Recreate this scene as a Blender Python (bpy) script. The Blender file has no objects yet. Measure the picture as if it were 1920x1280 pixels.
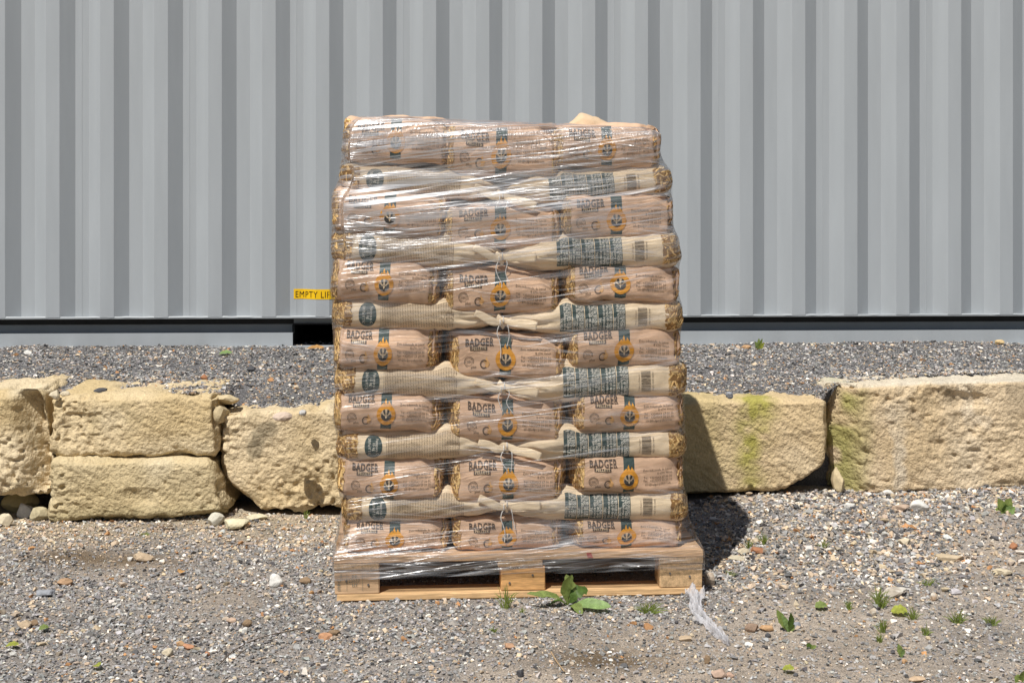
import bpy, bmesh, math, random
import numpy as np
from mathutils import Vector, Matrix, Quaternion
from mathutils.geometry import tessellate_polygon

# ------------------------------------------------------------------ camera, sky, sun
S = bpy.context.scene
COL = S.collection
F = 2667.0            # focal length in photograph pixels (50 mm lens)
EYE = 1.33
HOR = 350.0           # horizon row in the photograph
cam_d = bpy.data.cameras.new('camera'); cam = bpy.data.objects.new('camera', cam_d); COL.objects.link(cam)
cam.location = (0, 0, EYE); cam.rotation_euler = (math.radians(90), 0, 0)
cam_d.sensor_width = 36; cam_d.lens = 50.0; cam_d.shift_y = -(640 - HOR) / 1920.0
cam_d.clip_start = 0.05; cam_d.clip_end = 2000
S.camera = cam
S.view_settings.view_transform = 'Standard'
try: S.view_settings.look = 'None'
except Exception: pass
S.view_settings.exposure = 0.0; S.view_settings.gamma = 1.0
S.view_settings.use_curve_mapping = False
S.cycles.transparent_max_bounces = 24
SUN_EL, SUN_AZ = math.radians(58), math.radians(208)
W = bpy.data.worlds.new("World"); S.world = W; W.use_nodes = True
wn = W.node_tree.nodes; wn.clear()
sky = wn.new('ShaderNodeTexSky'); sky.sky_type = 'NISHITA'; sky.sun_disc = False
sky.sun_elevation = SUN_EL; sky.sun_rotation = SUN_AZ
bg = wn.new('ShaderNodeBackground'); bg.inputs[1].default_value = 0.05
wo = wn.new('ShaderNodeOutputWorld')
W.node_tree.links.new(sky.outputs[0], bg.inputs[0]); W.node_tree.links.new(bg.outputs[0], wo.inputs[0])
sd = bpy.data.lights.new('sun', 'SUN'); sd.energy = 5.0; sd.angle = math.radians(0.5); sd.color = (1.0, 0.965, 0.915)
sun = bpy.data.objects.new('sun', sd); COL.objects.link(sun)
SDIR = Vector((math.sin(SUN_AZ) * math.cos(SUN_EL), math.cos(SUN_AZ) * math.cos(SUN_EL), math.sin(SUN_EL)))
sun.rotation_euler = (-SDIR).to_track_quat('-Z', 'Y').to_euler()
sun.location = SDIR * 20

# ------------------------------------------------------------------ noise
def _hash(i, j, k, seed):
    h = (i.astype(np.int64) * 374761393 + j.astype(np.int64) * 668265263 + k.astype(np.int64) * 2147483647 + seed * 974711) & 0xFFFFFFFF
    h = ((h ^ (h >> 13)) * 1274126177) & 0xFFFFFFFF
    h = ((h ^ (h >> 16)) * 2246822519) & 0xFFFFFFFF
    return ((h ^ (h >> 15)) & 0xFFFF) / 32767.5 - 1.0
def vn(P, seed=0):
    P = np.asarray(P, float); i = np.floor(P); f = P - i; f = f * f * f * (f * (f * 6 - 15) + 10); i = i.astype(np.int64)
    out = 0
    for a in (0, 1):
        wx = f[:, 0] if a else 1 - f[:, 0]
        for b in (0, 1):
            wy = f[:, 1] if b else 1 - f[:, 1]
            for c in (0, 1):
                wz = f[:, 2] if c else 1 - f[:, 2]
                out = out + wx * wy * wz * _hash(i[:, 0] + a, i[:, 1] + b, i[:, 2] + c, seed)
    return out
def fbm(P, oct=4, seed=0, gain=.5):
    P = np.asarray(P, float); s = 0; a = 1.
    for o in range(oct):
        s = s + a * vn(P * 2 ** o + 17.3 * o, seed + o); a *= gain
    return s
def sstep(a, b, x):
    t = np.clip((np.asarray(x, float) - a) / (b - a), 0, 1); return t * t * (3 - 2 * t)
def lerp(a, b, t): return a + (b - a) * t

# ------------------------------------------------------------------ materials
MATS = {}
def nodes_of(m):
    m.use_nodes = True; nt = m.node_tree; nt.nodes.clear(); return nt
def mk(name, base, rough=.8, mottle=.18, mscale=14, bump=.0, bscale=120, bdist=.002, spec=.3, attr=None, metal=0, stretch=None, detail=6, fine=None):
    """procedural paint/stone/paper: base colour (or vertex colour) mottled by noise, noise relief"""
    if name in MATS: return MATS[name]
    m = bpy.data.materials.new(name); nt = nodes_of(m); N, L = nt.nodes, nt.links
    out = N.new('ShaderNodeOutputMaterial'); p = N.new('ShaderNodeBsdfPrincipled'); L.new(p.outputs[0], out.inputs[0])
    p.inputs['Roughness'].default_value = rough; p.inputs['Specular IOR Level'].default_value = spec
    p.inputs['Metallic'].default_value = metal
    tc = N.new('ShaderNodeTexCoord'); vec = tc.outputs['Object']
    if stretch:
        mp = N.new('ShaderNodeMapping'); mp.inputs['Scale'].default_value = stretch; L.new(vec, mp.inputs[0]); vec = mp.outputs[0]
    n1 = N.new('ShaderNodeTexNoise'); n1.inputs['Scale'].default_value = mscale; n1.inputs['Detail'].default_value = detail; L.new(vec, n1.inputs['Vector'])
    mr = N.new('ShaderNodeMapRange'); mr.inputs[1].default_value = .25; mr.inputs[2].default_value = .75
    mr.inputs[3].default_value = 1 - mottle; mr.inputs[4].default_value = 1 + mottle; L.new(n1.outputs[0], mr.inputs[0])
    fac = mr.outputs[0]
    if fine:
        n3 = N.new('ShaderNodeTexNoise'); n3.inputs['Scale'].default_value = fine[0]; n3.inputs['Detail'].default_value = 3; L.new(vec, n3.inputs['Vector'])
        m3 = N.new('ShaderNodeMapRange'); m3.inputs[1].default_value = .3; m3.inputs[2].default_value = .7
        m3.inputs[3].default_value = 1 - fine[1]; m3.inputs[4].default_value = 1 + fine[1]; L.new(n3.outputs[0], m3.inputs[0])
        mu = N.new('ShaderNodeMath'); mu.operation = 'MULTIPLY'; L.new(fac, mu.inputs[0]); L.new(m3.outputs[0], mu.inputs[1]); fac = mu.outputs[0]
    mx = N.new('ShaderNodeVectorMath'); mx.operation = 'SCALE'
    if attr:
        at = N.new('ShaderNodeAttribute'); at.attribute_name = attr; L.new(at.outputs['Color'], mx.inputs[0])
    else:
        mx.inputs[0].default_value = base
    L.new(fac, mx.inputs['Scale']); L.new(mx.outputs[0], p.inputs['Base Color'])
    if bump:
        n2 = N.new('ShaderNodeTexNoise'); n2.inputs['Scale'].default_value = bscale; n2.inputs['Detail'].default_value = 5; L.new(vec, n2.inputs['Vector'])
        b = N.new('ShaderNodeBump'); b.inputs['Strength'].default_value = bump; b.inputs['Distance'].default_value = bdist
        L.new(n2.outputs[0], b.inputs['Height']); L.new(b.outputs[0], p.inputs['Normal'])
    MATS[name] = m; return m

# ------------------------------------------------------------------ mesh helpers
def mesh(name, V, faces, mats=(), midx=None, col=None, smooth=False, uv=None):
    """faces: list of index arrays (n,3) / (n,4) or one of them"""
    if isinstance(faces, np.ndarray): faces = [faces]
    V = np.asarray(V, np.float32)
    me = bpy.data.meshes.new(name)
    me.vertices.add(len(V)); me.vertices.foreach_set('co', V.ravel())
    lv = np.concatenate([f.ravel() for f in faces]).astype(np.int32)
    tot = np.concatenate([np.full(len(f), f.shape[1], np.int32) for f in faces])
    st = np.concatenate([[0], np.cumsum(tot)[:-1]]).astype(np.int32)
    me.loops.add(len(lv)); me.loops.foreach_set('vertex_index', lv)
    me.polygons.add(len(tot)); me.polygons.foreach_set('loop_start', st); me.polygons.foreach_set('loop_total', tot)
    for m in mats: me.materials.append(m)
    if midx is not None: me.polygons.foreach_set('material_index', np.asarray(midx, np.int32))
    if col is not None:
        a = me.attributes.new('Col', 'FLOAT_COLOR', 'POINT')
        c = np.ones((len(V), 4), np.float32); c[:, :3] = col; a.data.foreach_set('color', c.ravel())
    if uv is not None:
        l = me.uv_layers.new(name='UVMap'); l.data.foreach_set('uv', np.asarray(uv, np.float32)[lv].ravel())
    me.update(calc_edges=True); me.validate()
    me.polygons.foreach_set('use_smooth', np.full(len(me.polygons), smooth)); me.update()
    return me
def obj(name, me, parent=None, loc=None, rz=0):
    o = bpy.data.objects.new(name, me); COL.objects.link(o)
    if parent is not None: o.parent = parent
    if loc is not None: o.location = loc
    if rz: o.rotation_euler = (0, 0, rz)
    return o
def tag(o, label, cat=None, group=None, kind=None):
    if label: o['label'] = label
    if cat: o['category'] = cat
    if group: o['group'] = group
    if kind: o['kind'] = kind
    return o
def thing(name, label, cat, loc=(0, 0, 0), rz=0, group=None):
    return tag(obj(name, None, None, loc, rz), label, cat, group)

def boxgrid(h, n):
    """surface of the box of half sizes h with n cells per axis: verts, quads (shared edges)"""
    n = list(n); pts = {}; V = []; Fq = []
    def vid(t):
        if t not in pts:
            pts[t] = len(V); V.append([-h[a] + 2 * h[a] * t[a] / n[a] for a in range(3)])
        return pts[t]
    for ax in range(3):
        b, c = (ax + 1) % 3, (ax + 2) % 3
        for side in (0, n[ax]):
            for i in range(n[b]):
                for j in range(n[c]):
                    q = []
                    for (di, dj) in ((0, 0), (1, 0), (1, 1), (0, 1)):
                        t = [0, 0, 0]; t[ax] = side; t[b] = i + di; t[c] = j + dj; q.append(vid(tuple(t)))
                    Fq.append(q if side else q[::-1])
    return np.array(V), np.array(Fq)
_bg = {}
def unit_boxgrid(n):
    if n not in _bg: _bg[n] = boxgrid((1, 1, 1), n)
    return _bg[n]
def box_v(c, s):
    V, Q = unit_boxgrid((1, 1, 1)); return V * (np.array(s) / 2) + np.array(c), Q
def bevel_box(name, c, s, m, parent=None, bev=.002, rz=0, jit=0, seed=0):
    bm = bmesh.new(); bmesh.ops.create_cube(bm, size=1)
    for v in bm.verts: v.co = Vector((v.co.x * s[0], v.co.y * s[1], v.co.z * s[2]))
    if bev: bmesh.ops.bevel(bm, geom=bm.edges[:], offset=bev, segments=1, profile=.5, affect='EDGES')
    rnd = random.Random(seed)
    if jit:
        for v in bm.verts: v.co += Vector((rnd.uniform(-1, 1), rnd.uniform(-1, 1), rnd.uniform(-1, 1))) * jit
    R = Matrix.Rotation(rz, 4, 'Z')
    for v in bm.verts: v.co = R @ v.co + Vector(c)
    me = bpy.data.meshes.new(name); bm.to_mesh(me); bm.free(); me.materials.append(m)
    return obj(name, me, parent)
def join(parts):
    V = []; Q = []; k = 0
    for v, q in parts: V.append(v); Q.append(q + k); k += len(v)
    return np.concatenate(V), np.concatenate(Q)
def tube(path, rad, n=6, flat=None):
    """swept tube (rad scalar or per point); flat: (a,b) per-point ellipse radii along side/up"""
    P = np.asarray(path, float); m = len(P); V = []
    T = np.gradient(P, axis=0); T /= np.linalg.norm(T, axis=1)[:, None] + 1e-9
    up = np.array([0.1, -1.0, 0.15])
    for i in range(m):
        s = np.cross(T[i], up); s /= np.linalg.norm(s) + 1e-9; u = np.cross(s, T[i])
        ra, rb = (flat[i] if flat is not None else ((rad[i], rad[i]) if np.ndim(rad) else (rad, rad)))
        for k in range(n):
            a = 2 * math.pi * k / n; V.append(P[i] + s * ra * math.cos(a) + u * rb * math.sin(a))
    Q = [[i * n + k, i * n + (k + 1) % n, (i + 1) * n + (k + 1) % n, (i + 1) * n + k] for i in range(m - 1) for k in range(n)]
    V = np.array(V); c0 = len(V); V = np.vstack([V, P[0], P[-1]])
    Q += [[c0, (k + 1) % n, k, k] for k in range(n)]
    Q = np.array(Q); T3 = np.array([[c0, (k + 1) % n, k] for k in range(n)] + [[c0 + 1, (m - 1) * n + k, (m - 1) * n + (k + 1) % n] for k in range(n)])
    return V, [Q[:(m - 1) * n], T3]
def spline(pts, n):
    P = np.asarray(pts, float); t = np.linspace(0, len(P) - 1, n); out = []
    for x in t:
        i = min(int(x), len(P) - 2); f = x - i
        p0 = P[max(i - 1, 0)]; p1 = P[i]; p2 = P[i + 1]; p3 = P[min(i + 2, len(P) - 1)]
        out.append(.5 * ((2 * p1) + (-p0 + p2) * f + (2 * p0 - 5 * p1 + 4 * p2 - p3) * f * f + (-p0 + 3 * p1 - 3 * p2 + p3) * f ** 3))
    return np.array(out)

# ------------------------------------------------------------------ pixel -> place
def zground(x, y):
    x = np.asarray(x, float); y = np.asarray(y, float)
    r = .068 * sstep(.25, 1.1, x) * sstep(4.75, 5.75, y) + .02 * sstep(1., 2.2, x) * sstep(4.6, 5.8, y)
    near = sstep(2.5, 3.5, y) * (1 - sstep(5.9, 6.3, y)) * (1 - sstep(2.8, 4, np.abs(x)))
    P = np.stack([x, y, 0 * x], -1).reshape(-1, 3)
    nz = (.010 * vn(P * 1.7, 5) + .005 * vn(P * 5, 6)).reshape(np.shape(x))
    pal = sstep(.55, .9, np.maximum(np.abs(x - .03) / 1.0, np.abs(y - 5.0) / .75))   # pallet stands level
    return r * 1.0 + nz * near * (.25 + .75 * pal) - .004
def G(px, py, it=12):
    """point on the lower ground seen at a photograph pixel"""
    z = 0.
    for _ in range(it):
        d = (EYE - z) * F / (py - HOR); x = (px - 960) * d / F; z = float(zground(np.array([x]), np.array([d]))[0])
    return Vector((x, d, z))
ZT = .497
def GT(px, py):
    d = (EYE - ZT) * F / (py - HOR); return Vector(((px - 960) * d / F, d, ZT))
def W3(px, py, d): return np.array([(px - 960) * d / F, d, EYE - (py - HOR) * d / F])

# ------------------------------------------------------------------ the ground
def terrain_cols(x, y, seed=0):
    P = np.stack([x, y, 0 * x], -1)
    base = np.tile(np.array([.30, .27, .24]), (len(x), 1)); base = lerp(base, np.array([.40, .335, .265]), np.clip(vn(P * 2.2, 77) * 2.2 - .2, 0, 1)[:, None] * .8)
    sand = np.clip(sstep(5.15, 5.6, y + .15 * vn(P * 3, 21)) * (1 - sstep(-.75, -.4, x)), 0, 1)
    base = lerp(base, np.array([.46, .385, .27]), (sand * (.6 + .3 * vn(P * 9, 4)))[:, None])
    dirt = np.exp(-(((x + 1.48) / .30) ** 2 + ((y - 5.12) / .12) ** 2)) + .8 * np.exp(-(((x - .26) / .2) ** 2 + ((y - 4.02) / .1) ** 2))
    base = lerp(base, np.array([.15, .105, .06]), np.clip(dirt * (1.0 + .5 * vn(P * 16, 9)), 0, .85)[:, None])
    base = base * (1 + .16 * vn(P * 5, 3) + .12 * vn(P * 22, 8))[:, None]
    return base
def make_ground():
    xs = np.unique(np.concatenate([[-250, -90, -40, -20, -10, -6, -4.5], np.linspace(-3.4, 3.4, 171), [4.5, 6, 10, 20, 40, 90, 250]]))
    ys = np.unique(np.concatenate([[-150, -60, -20, -8, -3, 0, 1.5], np.linspace(2.4, 6.3, 131), [8, 12, 20, 40, 100, 300]]))
    X, Y = np.meshgrid(xs, ys); x, y = X.ravel(), Y.ravel(); z = zground(x, y)
    nx = len(xs); q = np.array([[j * nx + i, j * nx + i + 1, (j + 1) * nx + i + 1, (j + 1) * nx + i] for j in range(len(ys) - 1) for i in range(nx - 1)])
    m = mk('dusty_ground', None, .95, .3, 60, 1.0, 210, .008, .1, attr='Col', fine=(230, .5))
    o = obj('ground', mesh('ground', np.stack([x, y, z], -1), q, [m], col=terrain_cols(x, y), smooth=True)); o['kind'] = 'structure'
    # terrace behind the wall: gravel bank with a soil front
    ys = np.concatenate([np.linspace(0, 1, 60), [1.4, 2.5, 5, 12, 40, 200]])
    xs = np.unique(np.concatenate([[-250, -60, -20, -9, -5], np.linspace(-3.6, 3.6, 181), [5, 9, 20, 60, 250]]))
    rows = []
    rows.append(np.stack([xs, 6.02 + 0 * xs, -.3 + 0 * xs], -1))
    rows.append(np.stack([xs, 6.00 + 0 * xs, .40 + 0 * xs], -1))
    for t in ys:
        y = terr_front(xs) + t * (7.9 - terr_front(xs)) if t <= 1 else 7.9 + (t - 1) * 3 + 0 * xs
        rows.append(np.stack([xs, y, zterr(xs, y)], -1))
    V = np.concatenate(rows); nx = len(xs); nr = len(rows)
    q = np.array([[j * nx + i, j * nx + i + 1, (j + 1) * nx + i + 1, (j + 1) * nx + i] for j in range(nr - 1) for i in range(nx - 1)])
    cb = np.tile(np.array([.17, .165, .165]), (len(V), 1)) * (1 + .15 * vn(V * 6, 2))[:, None]
    o = obj('terrace', mesh('terrace', V, q, [m], col=cb, smooth=True)); o['kind'] = 'structure'
def terr_front(x):
    P = np.stack([np.asarray(x, float), 0 * x, 0 * x], -1)
    return 5.895 + .05 * vn(P * 2.3, 33) + .02 * vn(P * 9, 34) + .15 * sstep(1.25, 1.5, x) + .05 * sstep(.9, 2, x)
def zterr(x, y):
    P = np.stack([x, y, 0 * x], -1)
    t = sstep(0, .30, y - terr_front(x))
    lip = .482 - .068 * sstep(-1.2, -1.13, x) + .012 * sstep(-.5, -.3, x) - .012 * sstep(.2, .4, x) + .089 * sstep(1.22, 1.36, x) + .034 * sstep(1.3, 2.1, x)
    return lip + (ZT - lip + .008 * vn(P * 2.1, 41) + .006 * vn(P * 6, 42)) * t
make_ground()

def gravel(name, label, x, y, z, size, col, seed, tilt=.5):
    """thousands of crushed stones, each a small convex solid, joined"""
    rng = np.random.default_rng(seed); NA = 10; VV = []; TT = []; CC = []; k = 0
    for a in range(NA):
        rr = random.Random(seed * 100 + a); bm = bmesh.new()
        sx, sy, sz = 1, rr.uniform(.6, .95), rr.uniform(.4, .7)
        for _ in range({3: 8, 4: 7}.get(seed, 6)):
            v = Vector((rr.gauss(0, 1), rr.gauss(0, 1), rr.gauss(0, 1))).normalized(); bm.verts.new((v.x * sx, v.y * sy, v.z * sz))
        bmesh.ops.convex_hull(bm, input=bm.verts[:]); bmesh.ops.triangulate(bm, faces=bm.faces[:])
        used = [v for v in bm.verts if v.link_faces]
        ix = {v: i for i, v in enumerate(used)}
        av = np.array([v.co[:] for v in used]); at = np.array([[ix[v] for v in f.verts] for f in bm.faces]); bm.free()
        s = np.arange(a, len(x), NA); n = len(s)
        yaw = rng.uniform(0, 6.283, n); tx = rng.normal(0, tilt, n)
        cy, sy_ = np.cos(yaw), np.sin(yaw); ct, st = np.cos(tx), np.sin(tx)
        p = av[None] * (size[s] * .5)[:, None, None]
        X, Y, Z = p[..., 0], p[..., 1], p[..., 2]
        Y2 = Y * ct[:, None] - Z * st[:, None]; Z2 = Y * st[:, None] + Z * ct[:, None]
        X3 = X * cy[:, None] - Y2 * sy_[:, None]; Y3 = X * sy_[:, None] + Y2 * cy[:, None]
        v = np.stack([X3 + x[s][:, None], Y3 + y[s][:, None], Z2 + z[s][:, None]], -1)
        nv = len(av)
        VV.append(v.reshape(-1, 3)); TT.append((at[None] + (np.arange(n) * nv)[:, None, None]).reshape(-1, 3) + k); k += n * nv
        CC.append(np.repeat(col[s], nv, axis=0))
    m = mk('gravel_stone', None, .85, .22, 160, 0, spec=.25, attr='Col')
    o = obj(name, mesh(name, np.concatenate(VV), np.concatenate(TT), [m], col=np.concatenate(CC)))
    return tag(o, label, 'gravel', kind='stuff')
PAL = np.array([(.24, .24, .245), (.33, .33, .33), (.16, .162, .168), (.075, .075, .08), (.50, .41, .30), (.38, .21, .10), (.66, .63, .58), (.37, .31, .25), (.40, .405, .415)])
def stone_cols(w, rng):
    """w: (n,9) weights"""
    c = np.cumsum(w, 1); c /= c[:, -1:]; k = (rng.random(len(w))[:, None] > c).sum(1)
    col = np.array([1.19, 1.15, 1.09]) * PAL[np.clip(k, 0, 8)] * rng.uniform(.72, 1.28, len(w))[:, None]
    return col * (1 + rng.normal(0, .018, (len(w), 3)))
def under_pallet(x, y):
    dx, dy = x - .027, y - 4.6045; c, s = math.cos(PYAW), math.sin(PYAW)
    lx, ly = dx * c + dy * s, -dx * s + dy * c
    return (np.abs(lx) < .6) & (ly > .0) & (ly < .8)
PYAW = math.radians(4.3)
def scatter():
    rng = np.random.default_rng(11)
    n = 92000
    x = rng.uniform(-2.5, 2.6, n); y = 3.55 + (rng.random(n) ** .93) * 2.35
    keep = (np.abs(x) < .40 * y + .25) & (y < 5.78 + .16 * sstep(.4, 1.2, x)); x, y = x[keep], y[keep]; n = len(x)
    P = np.stack([x, y, 0 * x], -1)
    right = sstep(.35, 1.0, x + .25 * vn(P * 2, 31)) * sstep(4.35, 5.0, y + .2 * vn(P * 2.4, 32))
    sand = sstep(5.0, 5.5, y + .2 * vn(P * 3, 21)) * (1 - sstep(-.7, -.35, x))
    size = np.exp(rng.normal(math.log(.0122), .33, n)); size = np.clip(size, .006, .03)
    size *= 1 + .45 * right * (rng.random(n) < .5) + .2 * sand * (rng.random(n) < .3)
    big = rng.random(n) < (.010 + .035 * right + .008 * sand); size[big] *= rng.uniform(1.5, 2.3, big.sum()); size = np.minimum(size, .042)
    w = np.tile(np.array([.28, .22, .13, .06, .08, .010, .045, .09, .10]), (n, 1))
    w += right[:, None] * np.array([-.06, -.02, .02, .05, .16, .035, .11, .10, .0])
    w += sand[:, None] * np.array([-.2, -.12, -.08, -.04, .35, .02, .05, .22, -.06])
    w[big] += np.array([0, .1, 0, .0, .5, .2, .35, .25, .1])
    w = np.clip(w, .002, None)
    dirt = np.exp(-(((x + 1.48) / .30) ** 2 + ((y - 5.12) / .12) ** 2))
    kp = (rng.random(n) > .75 * dirt) & (rng.random(n) > .35 * sand) & (rng.random(n) >   .62 * np.clip(vn(P * 2.2, 77) * 3.2 - .2, 0, 1))
    kp &= ~(under_pallet(x, y) & (size > .012))
    col = stone_cols(w, rng)
    gravel('gravel', 'grey and beige crushed stone covering the yard in front of the stone wall', x[kp], y[kp], (zground(x, y) + size * .16)[kp], size[kp], col[kp], 3)
    ng = 26000; gx = rng.uniform(-2.2, 2.3, ng); gy = 3.6 + rng.random(ng) * 2.0; kg = (np.abs(gx) < .39 * gy + .1) & ~under_pallet(gx, gy); gx, gy = gx[kg], gy[kg]; ng = len(gx)
    gs = rng.uniform(.0042, .0075, ng); wg = np.tile(np.array([.22, .18, .12, .05, .15, .012, .08, .2, .08]), (ng, 1))
    gravel('grit', 'fine pale grit between the larger stones of the yard', gx, gy, zground(gx, gy) + gs * .2, gs, stone_cols(wg, rng), 5)
    n = 56000
    x = rng.uniform(-2.75, 2.9, n); y = rng.uniform(5.75, 7.62, n); keep = (y > terr_front(x) + .01) & (np.abs(x) < .385 * y + .15); x, y = x[keep], y[keep]; n = len(x)
    dens = np.ones(n)
    size = np.clip(np.exp(rng.normal(math.log(.0125), .38, n)), .006, .035); big = rng.random(n) < .014; size[big] *= 1.8; size = np.minimum(size, .045)
    w = np.tile(np.array([.27, .15, .22, .13, .05, .028, .045, .06, .05]), (n, 1)); w[big] += np.array([.1, 0, .1, .1, .4, .25, .3, .2, 0])
    col = stone_cols(w, rng) * .95
    lx = rng.uniform(-2.6, 2.8, 15000); ly = terr_front(lx) - .02 + rng.random(15000) ** 1.3 * .42; x = np.concatenate([x, lx]); y = np.concatenate([y, ly])
    sx = np.clip(np.exp(rng.normal(math.log(.011), .38, 15000)), .005, .03); size = np.concatenate([size, sx]); w2 = np.tile(np.array([.22, .13, .16, .08, .16, .03, .06, .16, .05]), (15000, 1)); col = np.concatenate([col, stone_cols(w2, rng) * .95])
    gravel('gravel', 'dark grey crushed stone spread on the terrace between the wall and the container', x, y, zterr(x, y) + size * .12, size, col, 4)
scatter()

# ------------------------------------------------------------------ shipping container
CYAW = math.radians(2.2); CD = 7.47; U0 = -.085; PITCH = .278; SW = .0695; DEP = .045
paint = mk('grey_paint', (.375, .400, .416), .5, .04, 2.2, .05, 9, .003, .3, fine=(5.0, .03), stretch=(3.5, 3.5, .45))
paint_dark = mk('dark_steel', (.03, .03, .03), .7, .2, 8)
def container():
    c = thing('shipping_container', 'long grey corrugated shipping container standing on the gravel terrace', 'container', (0, CD, 0), CYAW)
    zb, zr, zt = .490, .652, 3.05
    k0, k1 = -21, 23     # half-open range of corrugation periods; panels are two periods wide
    def prof(k):         # one period from seam to seam, (u, y): starts mid inner flat
        b = U0 + k * PITCH
        h = SW / 2
        return [(b + h, DEP / 2), (b + h + SW, DEP / 2), (b + h + 2 * SW, -DEP / 2), (b + h + 3 * SW, -DEP / 2), (b + h + 4 * SW, DEP / 2)]
    me = None
    for k in range(k0, k1, 2):
        base = U0 + (k + 1) * PITCH + SW            # panel seam lies on the inner flat
        if me is None:
            pts = [(0, DEP / 2)]
            for j in (0, 1):
                o = j * PITCH
                pts += [(o + SW / 2, DEP / 2), (o + 1.5 * SW, -DEP / 2), (o + 2.5 * SW, -DEP / 2), (o + 3.5 * SW, DEP / 2)]
            pts += [(2 * PITCH - .003, DEP / 2), (2 * PITCH - .002, DEP / 2 - .001), (2 * PITCH, DEP / 2 - .001)]
            V = []; Q = []
            th = .002
            for (u, y) in pts:
                for z in (zr, zt):
                    V.append((u, y, z)); V.append((u, y + th, z))
            for i in range(len(pts) - 1):
                a = 4 * i; b = a + 4
                Q += [[a, b, b + 2, a + 2], [a + 1, a + 3, b + 3, b + 1]]
            me = mesh('side_panel', np.array(V), np.array(Q), [paint])
        obj('side_panel', me, c, (base, 0, 0))
    uL = U0 + (k0 + 1) * PITCH; uR = U0 + (k1 + 1) * PITCH
    L = uR - uL; mid = (uL + uR) / 2
    hx0, hx1 = -1.148, -.79                    # fork pocket behind the sack pile's left edge
    hy = .034                                 # web recess
    fl = [box_v((mid, .012, zr - .003), (L, .066, .006)), box_v((mid, .012, zb + .004), (L, .066, .008))]
    zl = .567; yl, yu = .020, .082          # lower plate stands forward, upper web sunk deeper under the flange to darken the shadow band
    web = [box_v(((uL + hx0) / 2, yl, (zb + .009 + zl) / 2), (hx0 - uL, .006, zl - zb - .009)), box_v(((uR + hx1) / 2, yl, (zb + .009 + zl) / 2), (uR - hx1, .006, zl - zb - .009)),
           box_v(((uL + hx0) / 2, (yl + yu) / 2 + .002, zl - .004), (hx0 - uL, yu - yl - .002, .006)), box_v(((uR + hx1) / 2, (yl + yu) / 2 + .002, zl - .004), (uR - hx1, yu - yl - .002, .006)),
           box_v(((uL + hx0) / 2, yu + .003, (zl + zr) / 2 - .006), (hx0 - uL, .005, zr - zl + .004)), box_v(((uR + hx1) / 2, yu + .003, (zl + zr) / 2 - .006), (uR - hx1, .005, zr - zl + .004)),
           box_v(((hx0 + hx1) / 2, yu - .01, zr - .025), (hx1 - hx0, .005, .038))]
    fl.append(box_v((mid, .06, zr - .010), (L, .09, .005)))
    V, Q = join(fl + web); obj('bottom_rail', mesh('bottom_rail', V, Q, [paint]), c)
    z0, z1 = zb + .01, zr - .046
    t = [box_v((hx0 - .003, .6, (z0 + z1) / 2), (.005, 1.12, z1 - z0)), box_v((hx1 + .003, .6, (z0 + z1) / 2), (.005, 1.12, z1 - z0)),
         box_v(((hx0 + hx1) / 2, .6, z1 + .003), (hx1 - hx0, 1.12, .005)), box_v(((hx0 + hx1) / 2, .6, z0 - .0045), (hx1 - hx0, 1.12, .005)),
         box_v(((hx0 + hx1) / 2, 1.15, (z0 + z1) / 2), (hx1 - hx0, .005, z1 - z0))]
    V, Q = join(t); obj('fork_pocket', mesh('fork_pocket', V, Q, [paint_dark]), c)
    # weld bead along the foot of the panels
    xs = np.linspace(uL, uR, 900); b = .0035 + .0012 * vn(np.stack([xs * 24, 0 * xs, 0 * xs], -1), 3)
    V = []; 
    for x, bb in zip(xs, b): V += [(x, -.019 - bb, zr), (x, -.0185, zr + bb * 1.6)]
    Q = np.array([[2 * i, 2 * i + 2, 2 * i + 3, 2 * i + 1] for i in range(len(xs) - 1)])
    obj('weld_bead', mesh('weld_bead', np.array(V), Q, [paint]), c)
    V, Q = join([box_v((mid, .03, zt + .04), (L, .09, .08))]); obj('top_rail', mesh('top_rail', V, Q, [paint]), c)
    V, Q = join([box_v((mid, 1.24, zt + .05), (L - .02, 2.33, .03))]); obj('roof', mesh('roof', V, Q, [paint]), c)
    V, Q = join([box_v((mid, 2.42, (zb + zt) / 2), (L, .03, zt - zb))]); obj('rear_wall', mesh('rear_wall', V, Q, [paint]), c)
    V, Q = join([box_v((mid, 1.22, zr - .03), (L - .02, 2.3, .03))]); obj('floor', mesh('floor', V, Q, [paint_dark]), c)
    for s in (uL - .08, uR + .08):
        V, Q = join([box_v((s, 1.22, (zb + zt) / 2 + .03), (.16, 2.44, zt - zb + .06))]); obj('end_wall', mesh('end_wall', V, Q, [paint]), c)
    # yellow warning plate with lettering
    yel = mk('yellow_vinyl', (.85, .52, .01), .45, .04, 20); blk = mk('brown_black_ink', (.035, .015, .008), .5, .1, 20)
    s = thing('sticker', 'yellow EMPTY LIFT warning sticker on the grey container beside the sack pile', 'sticker', (0, CD, 0), CYAW)
    x0 = -1.143; z1 = EYE - (541 - HOR) * CD / F; z0 = EYE - (559.5 - HOR) * CD / F; wd = .42; y = -DEP / 2 - .003
    def yprof(u):
        t = np.mod(np.asarray(u, float) - (U0 - SW / 2), PITCH) / SW
        return np.interp(t, [0, 1, 2, 3, 4], [-DEP / 2, DEP / 2, DEP / 2, -DEP / 2, -DEP / 2])
    us = np.unique(np.concatenate([np.linspace(x0, x0 + wd, 40), U0 - SW / 2 + SW * np.arange(-24, 8)])); us = us[(us >= x0) & (us <= x0 + wd)]; V = []
    for u_ in us: V += [(u_, yprof(u_) - .0012, z0), (u_, yprof(u_) - .0012, z1), (u_, yprof(u_) - .0004, z0), (u_, yprof(u_) - .0004, z1)]
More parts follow.
